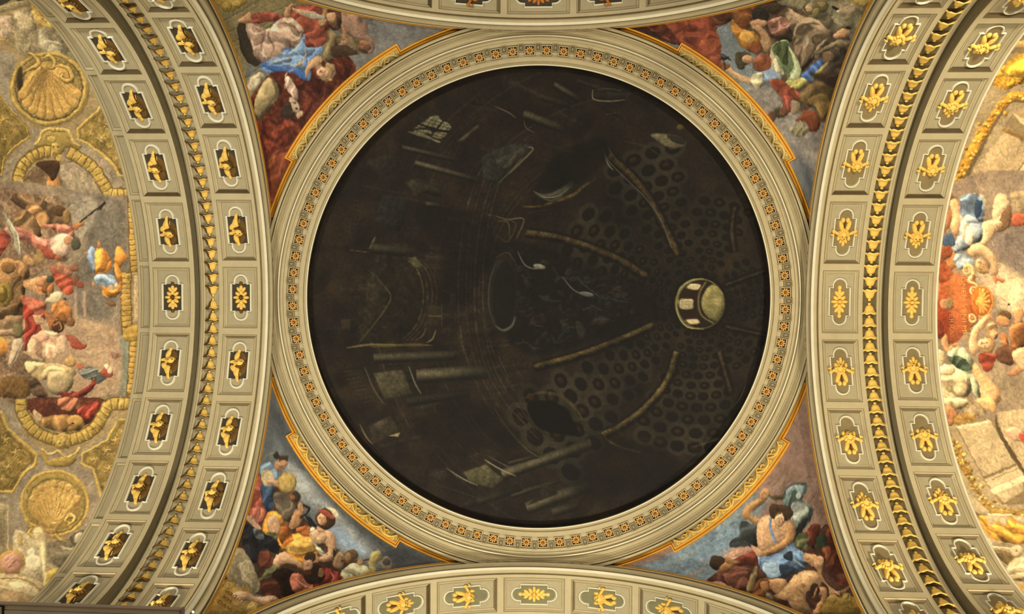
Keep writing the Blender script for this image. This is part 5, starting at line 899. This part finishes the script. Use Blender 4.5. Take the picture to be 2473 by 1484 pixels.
def cherub(k, fl, side, dark):
    """gilt relief: winged head, k = variant, fl = which end is up, side = +1/-1 direction the light falls from"""
    if k == 99:
        L = [((0, 0, .0), (.06, .06, .11), 0, 1 if dark else 0)]
        for i in range(8): a = i * math.pi / 4; L.append(((.12 * math.cos(a), .15 * math.sin(a), 0), (.085, .05, .06), math.atan2(.15 * math.sin(a), .12 * math.cos(a)), 0))
        for s in (-1, 1):
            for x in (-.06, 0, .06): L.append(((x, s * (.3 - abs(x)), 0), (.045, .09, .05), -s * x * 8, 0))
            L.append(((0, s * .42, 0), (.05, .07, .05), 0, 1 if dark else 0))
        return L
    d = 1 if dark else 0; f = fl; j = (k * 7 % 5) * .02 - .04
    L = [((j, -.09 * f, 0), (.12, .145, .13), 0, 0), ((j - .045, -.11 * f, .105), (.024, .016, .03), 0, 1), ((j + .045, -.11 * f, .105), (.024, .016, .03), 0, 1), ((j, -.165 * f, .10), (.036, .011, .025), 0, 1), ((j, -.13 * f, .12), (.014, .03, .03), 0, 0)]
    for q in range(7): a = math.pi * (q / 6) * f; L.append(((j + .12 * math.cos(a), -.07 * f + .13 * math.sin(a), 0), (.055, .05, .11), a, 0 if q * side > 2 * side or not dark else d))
    if dark:   # lozenge: folded wings above and below, the far side in umber as painted shade
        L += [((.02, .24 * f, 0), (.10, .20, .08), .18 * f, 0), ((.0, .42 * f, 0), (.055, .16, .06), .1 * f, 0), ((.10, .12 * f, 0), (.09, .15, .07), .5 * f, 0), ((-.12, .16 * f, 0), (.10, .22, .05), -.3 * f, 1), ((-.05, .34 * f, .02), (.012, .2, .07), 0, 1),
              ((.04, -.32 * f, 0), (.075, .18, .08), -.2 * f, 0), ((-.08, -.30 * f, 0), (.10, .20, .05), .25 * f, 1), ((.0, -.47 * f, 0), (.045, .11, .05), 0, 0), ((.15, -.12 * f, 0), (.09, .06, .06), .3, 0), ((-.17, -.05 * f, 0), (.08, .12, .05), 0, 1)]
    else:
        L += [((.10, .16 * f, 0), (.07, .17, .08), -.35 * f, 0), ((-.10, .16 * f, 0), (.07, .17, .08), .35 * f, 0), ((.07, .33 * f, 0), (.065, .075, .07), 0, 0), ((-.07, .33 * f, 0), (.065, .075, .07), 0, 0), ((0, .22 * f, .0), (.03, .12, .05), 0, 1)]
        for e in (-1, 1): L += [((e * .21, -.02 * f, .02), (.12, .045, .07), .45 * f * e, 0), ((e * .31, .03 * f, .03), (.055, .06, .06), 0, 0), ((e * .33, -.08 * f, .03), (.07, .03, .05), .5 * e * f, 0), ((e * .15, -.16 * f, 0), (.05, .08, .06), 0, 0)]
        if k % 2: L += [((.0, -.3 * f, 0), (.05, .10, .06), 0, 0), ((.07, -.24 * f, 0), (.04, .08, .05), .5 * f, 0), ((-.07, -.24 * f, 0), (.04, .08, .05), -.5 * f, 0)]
    return L
def bell():
    """half bell flower in relief: stem at v=0, lip at v=.37"""
    pr = [(-.03, .03), (.0, .055), (.03, .055), (.055, .04), (.07, .085), (.10, .12), (.17, .15), (.24, .165), (.29, .20), (.33, .265), (.35, .285), (.365, .25), (.375, .28), (.385, .25)]
    V = []; nu = 13
    for v, w in pr:
        for i in range(nu):
            a = math.pi * i / (nu - 1); sc = 1 + (.10 * math.cos(6 * a) if v > .28 else 0); V.append((math.cos(a) * w * sc, v + (.022 * math.cos(6 * a) if v > .28 else 0), math.sin(a) * w * .55 + .01))
    Fc = [(j * nu + i, j * nu + i + 1, (j + 1) * nu + i + 1, (j + 1) * nu + i) for j in range(len(pr) - 1) for i in range(nu - 1)]
    V = np.array(V); mi = [j >= 10 for j in range(len(pr) - 1) for i in range(nu - 1)]; side = [i < 5 for j in range(len(pr) - 1) for i in range(nu - 1)]
    return V, Fc, mi, side
BV, BF, BLIP, BSIDE = bell()
ARCHL = {('x', -1): 'left transverse arch, grey coffers with dark cartouches beside a gilt bellflower garland', ('x', 1): 'right transverse arch, two rows of warm grey coffers with yellow cherub heads',
         ('y', -1): 'shaded coffered arch across the top edge above the dome ring', ('y', 1): 'bright pale coffered arch across the bottom edge below the dome ring'}
def arch(ax, sg):
    t = root('coffered_arch', ARCHL[(ax, sg)], 'arch', (sg * 11, 0, Z0) if ax == 'x' else (0, sg * 11, Z0), 'coffered arches around the crossing')
    left = (ax == 'x' and sg < 0); sw = lambda *a, **k: sweep(*a, **k)
    sw('archivolt', ax, sg, [(9.905, -.80), (9.87, -.72), (9.87, -.64), (9.83, -.60), (9.83, -.54), (9.88, -.52), (9.88, -.44), (9.86, -.42), (9.80, -.36), (9.76, -.27), (9.76, -.19), (9.80, -.14), (9.87, -.12), (9.87, -.05), (9.85, -.03), (9.85, .02), (9.93, .06), (10.0, .07), (10.05, .04), (10.06, -.02), (10.12, -.04), (10.13, 0)],
       [STUCCO, LINE, WHITE], t, [0, 1, 0, 2, 1, 0, 0, 0, 0, 0, 0, 0, 1, 0, 0, 2, 0, 0, 0, 1, 0])
    sw('gilt_edge', ax, sg, [(9.9, -.80), (9.845, -.80), (9.83, -.77), (9.84, -.735), (9.865, -.72), (9.84, -.705), (9.85, -.68), (9.88, -.67)], [GOLDLEAF, LINE], t, [0, 0, 0, 1, 0, 0, 0])
    rng_i = range(-1, 11); off = 4.5
    if ax == 'y': rng_i = range(-1, 12); off = 5
    rows = [(10.13, 11.64, 0.)] + ([(12.48, 14.08, .35)])
    for s0, s1, h in rows:
        for i in range(0, 11) if ax == 'y' else range(-1, 10):
            t0 = (i - off - (.5 if ax == 'y' else 0)) * SEP; t1 = t0 + SEP; tc = (t0 + t1) / 2
            if max(abs(t0), abs(t1)) > 1.62: continue
            t0, t1 = max(t0, -1.55), min(t1, 1.55)
            if t1 - t0 < .1: continue
            if ax == 'y' and s0 > 12: 
                if abs(tc) > .95: continue
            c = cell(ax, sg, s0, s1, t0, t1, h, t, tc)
            if abs(tc) > 1.41: continue
            hb = h - .075; sm = (s0 + s1) / 2
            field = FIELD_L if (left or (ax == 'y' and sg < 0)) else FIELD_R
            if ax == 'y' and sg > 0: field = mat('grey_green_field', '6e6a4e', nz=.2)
            q = quatrefoil(); n = len(q); V = np.array([(x, y, .004) for x, y in q] + [(0, 0, .004)])
            mk('cartouche_field', onarch(ax, sg, sm, tc, hb, V), [(k, (k + 1) % n, n) for k in range(n)], [PANEL], c, smooth=False)
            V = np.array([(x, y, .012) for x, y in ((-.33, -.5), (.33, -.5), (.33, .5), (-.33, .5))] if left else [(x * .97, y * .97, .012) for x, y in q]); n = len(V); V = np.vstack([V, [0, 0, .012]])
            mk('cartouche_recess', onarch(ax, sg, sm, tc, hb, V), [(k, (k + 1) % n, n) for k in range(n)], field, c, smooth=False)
            V, Fc = strip(quatrefoil(.365, .50, .235), .075 if left else .055, .05); mk('cartouche_moulding', onarch(ax, sg, sm, tc, hb, V), Fc, [WHITE, STUCCO], c, [0 if (k // 3) % 2 or True else 1 for k in range(len(Fc))], smooth=False)
            kk = 99 if abs(tc) < .1 else i
            side = 1 if ax == 'y' else (-1 if sg < 0 else 1)
            side = -1 if left else 1
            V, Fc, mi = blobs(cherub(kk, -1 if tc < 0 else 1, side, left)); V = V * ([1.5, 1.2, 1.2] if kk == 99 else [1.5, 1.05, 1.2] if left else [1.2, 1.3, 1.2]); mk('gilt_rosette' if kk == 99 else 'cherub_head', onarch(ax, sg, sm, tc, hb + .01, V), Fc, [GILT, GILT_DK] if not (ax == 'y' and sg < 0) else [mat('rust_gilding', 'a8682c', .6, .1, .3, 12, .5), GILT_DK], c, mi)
    # garland band with bell flowers
    bandm = mat('garland_ground', '5e5032', nz=.25) if (ax == 'x' and sg > 0) else PANEL
    sw('garland_band', ax, sg, [(11.64, 0), (11.665, .015), (11.69, 0), (11.70, -.05), (12.18, -.05), (12.19, 0.)], [STUCCO, LINE, bandm], t, [0, 0, 1, 2, 0])
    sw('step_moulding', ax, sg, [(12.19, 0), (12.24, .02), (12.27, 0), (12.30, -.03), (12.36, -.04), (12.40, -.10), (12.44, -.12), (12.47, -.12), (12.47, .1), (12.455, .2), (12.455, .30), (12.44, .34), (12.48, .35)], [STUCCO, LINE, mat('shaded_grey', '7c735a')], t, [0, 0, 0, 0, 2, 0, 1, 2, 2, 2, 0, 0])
    if ax == 'x':
        vmax = arc(1.5); k = 0
        for dr in (-1, 1):
            v = .06
            while v < vmax:
                V = BV.copy(); V[:, 1] *= dr * 1.0
                V[:, 1] += dr * v
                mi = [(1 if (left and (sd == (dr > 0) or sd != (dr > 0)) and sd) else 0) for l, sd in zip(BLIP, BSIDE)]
                mi = [(1 if (left and (sd or l)) else (2 if l else 0)) for l, sd in zip(BLIP, BSIDE)]  # left-arch bells: shaded flank and lip painted in dark gilt
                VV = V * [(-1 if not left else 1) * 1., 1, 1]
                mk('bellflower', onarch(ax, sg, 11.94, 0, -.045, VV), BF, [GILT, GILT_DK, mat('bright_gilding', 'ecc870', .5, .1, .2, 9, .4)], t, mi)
                v += .443
    if left:
        for i in range(-1, 10):
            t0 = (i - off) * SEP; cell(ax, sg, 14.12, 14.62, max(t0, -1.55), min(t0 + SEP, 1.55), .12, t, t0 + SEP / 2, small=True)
        sw('edge_moulding', ax, sg, [(14.08, .35), (14.10, .33), (14.12, .12)], [STUCCO], t); sw('wall_edge', ax, sg, [(14.62, .12), (14.66, .1), (14.66, -.05)], [STUCCO], t)
    else: sw('edge_moulding', ax, sg, [(14.08, .35), (14.13, .36), (14.16, .33), (14.17, -.6)], [WHITE], t)
for ax, sg in (('x', -1), ('x', 1), ('y', -1), ('y', 1)): arch(ax, sg)
# ------------------------------------------------------------------ frescoed vaults beyond the side arches
def vault(sg, h, name, label, s0, s1):
    t = root(name, label, 'fresco', (sg * 17, 0, Z0))
    s = np.linspace(s0, s1, 230); th = np.linspace(-1.45, 1.45, 760)
    painted('painted_plaster', A('x', sg, s[None, :], th[:, None], h), CV, t)
    return t
tv = vault(-1, -.02, 'apse_vault', 'frescoed vault at the left edge with a battle scene between two gilt shell medallions', 14.64, 20.6)
tn = vault(1, -.45, 'nave_vault', 'frescoed nave vault at the right edge with angels around a red inscribed cartouche', 14.1, 20.6)
def lettering(txt, px0, py0, px1, py1, size, h, parent, m, surf):
    """painted capitals following the surface from one pixel to another"""
    cu = bpy.data.curves.new('lettering', 'FONT'); cu.body = txt; cu.size = 1; cu.align_x = 'LEFT'; cu.resolution_u = 2; ob = bpy.data.objects.new('tmp', cu); COL.objects.link(ob)
    dg = bpy.context.evaluated_depsgraph_get(); me = ob.evaluated_get(dg).to_mesh(); V = np.array([v.co[:] for v in me.vertices]); Fc = [tuple(p.vertices) for p in me.polygons]
    ob.evaluated_get(dg).to_mesh_clear(); bpy.data.objects.remove(ob)
    x0, x1 = V[:, 0].min(), V[:, 0].max(); a = surf(px0, py0); b = surf(px1, py1); d = b - a; L = np.linalg.norm(d)
    u = (V[:, 0] - x0) / (x1 - x0); w = V[:, 1]
    qx = px0 + (px1 - px0) * u; qy = py0 + (py1 - py0) * u; dx, dy = px1 - px0, py1 - py0; n = math.hypot(dx, dy)
    qx = qx + dy / n * w * size; qy = qy - dx / n * w * size
    P = np.array([surf(x, y) for x, y in zip(qx, qy)])
    pa = list(range(len(P)))                           # one part per letter
    def fd(i):
        while pa[i] != i: i = pa[i]
        return i
    for f in Fc:
        for i in f[1:]: pa[fd(i)] = fd(f[0])
    G = {}
    for f in Fc: G.setdefault(fd(f[0]), []).append(f)
    for fs in G.values():
        ids = sorted({i for f in fs for i in f}); ix = {i: k for k, i in enumerate(ids)}
        mk('letter', P[ids], [tuple(ix[i] for i in f) for f in fs], m, parent, smooth=False)
def on_vault(g, ax=1, lift=.012):
    def f(px, py):
        d = ray(px, py); a, b = RX + g - lift, RZ + g - lift; oz = EYE[2] - Z0
        A_ = (d[ax] / a) ** 2 + (d[2] / b) ** 2; B_ = 2 * (EYE[ax] * d[ax] / a ** 2 + oz * d[2] / b ** 2); C_ = (EYE[ax] / a) ** 2 + (oz / b) ** 2 - 1
        return EYE + d * (-B_ + math.sqrt(B_ * B_ - 4 * A_ * C_)) / (2 * A_)
    return f
def on_p(px, py):
    d = ray(px, py); a, b = PA - .02, PB - .02; o = EYE - np.array([0, 0, Z0]); S_ = np.array([1 / a, 1 / a, 1 / b]); D = d * S_; O = o * S_
    A_, B_, C_ = D @ D, 2 * D @ O, O @ O - 1
    return EYE + d * (-B_ + math.sqrt(B_ * B_ - 4 * A_ * C_)) / (2 * A_)
LET = mat('gold_lettering', 'e8a850', .6, 0, .1)
lettering('IGNEM VENI MIT', 2321, 664, 2325, 820, 15, .45, tn, LET, on_vault(.45))
lettering('TERE IN TERRA', 2291, 664, 2293, 810, 15, .45, tn, mat('red_gold_lettering', 'd08a4c', .6, 0, .1), on_vault(.45))
TL_ = mat('brown_lettering', '8a5a22', .8, 0, .1)
for w_, q_ in (('VERO', (541, 1431, 570, 1447)), ('XM', (536, 1443, 556, 1458)), ('DAVI', (526, 1455, 556, 1478))): lettering(w_, *q_, 12, 0, PEND[(-1, 1)], TL_, on_p)
# ------------------------------------------------------------------ canopy edge with a lamp, close above the lower left corner
def bar():
    t = root('metal_canopy_edge', 'grey metal canopy edge with a square bracket cutting across the lower left corner', 'canopy')
    z = 8.; a = at_z(-160, 1454, z); b = at_z(436, 1473.5, z); t.location = a
    d = b - a; L = np.linalg.norm(d); d /= L; n = np.cross([0, 0, 1], d)
    def ext(name, pr, m, x0=0, x1=L, mi=None):
        V = np.array([a + d * x + n * y + np.array([0, 0, zz]) for x in (x0, x1) for y, zz in pr]); k = len(pr)
        mk(name, V, [(j, (j + 1) % k, k + (j + 1) % k, k + j) for j in range(k)] + [tuple(range(k))[::-1], tuple(range(k, 2 * k))], m, t, smooth=False)
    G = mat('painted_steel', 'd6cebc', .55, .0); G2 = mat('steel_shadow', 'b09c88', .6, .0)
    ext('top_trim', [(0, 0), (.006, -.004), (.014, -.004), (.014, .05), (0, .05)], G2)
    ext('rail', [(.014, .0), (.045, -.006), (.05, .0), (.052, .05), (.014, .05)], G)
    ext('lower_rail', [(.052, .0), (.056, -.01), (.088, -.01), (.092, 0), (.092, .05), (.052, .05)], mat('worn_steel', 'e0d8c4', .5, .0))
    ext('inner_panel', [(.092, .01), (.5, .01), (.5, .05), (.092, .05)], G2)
    ext('end_cap', [(-.004, -.012), (.1, -.012), (.1, .05), (-.004, .05)], mat('end_plastic', '9a7c70', .5), L - .004, L + .014)
    for x in (.5,):
        ext('bracket', [(.012, -.014), (.11, -.014), (.11, -.004), (.012, -.004)], mat('bracket_rim', '2a2824', .5), x + .012, x + .13)
        ext('bracket_plate', [(.022, -.02), (.11, -.02), (.11, -.012), (.022, -.012)], G, x + .022, x + .112)
bar()
def lamp(px, py, z, label, r):
    c = at_z(px, py, z); t = root('spotlight', label, 'lamp', tuple(c)); n = 16
    ring_ = lambda rr, zz: [(c[0] + rr * math.cos(k * 2 * math.pi / n), c[1] + rr * math.sin(k * 2 * math.pi / n), c[2] + zz) for k in range(n)]
    V = ring_(r * .5, r * 2) + ring_(r * 1.1, r) + ring_(r * 1.2, 0) + ring_(r, 0); mk('housing', V, [(j * n + i, j * n + (i + 1) % n, (j + 1) * n + (i + 1) % n, (j + 1) * n + i) for j in range(3) for i in range(n)] + [tuple(range(n))], mat('lamp_metal', '4a443a', .5, .4), t)
    mk('lens', ring_(r, .01), [tuple(range(n))], mat('lamp_glow', 'fff2dc', .5, emit=9), t, smooth=False)
lamp(1, 1475, 8.0, 'small bright spotlight beside the bracket of the grey canopy edge', .02)
p_ = on_vault(-.1)(466, 1479); lamp(466, 1479, p_[2] - .1, 'small bright spotlight fixed low on the left arch', .035)
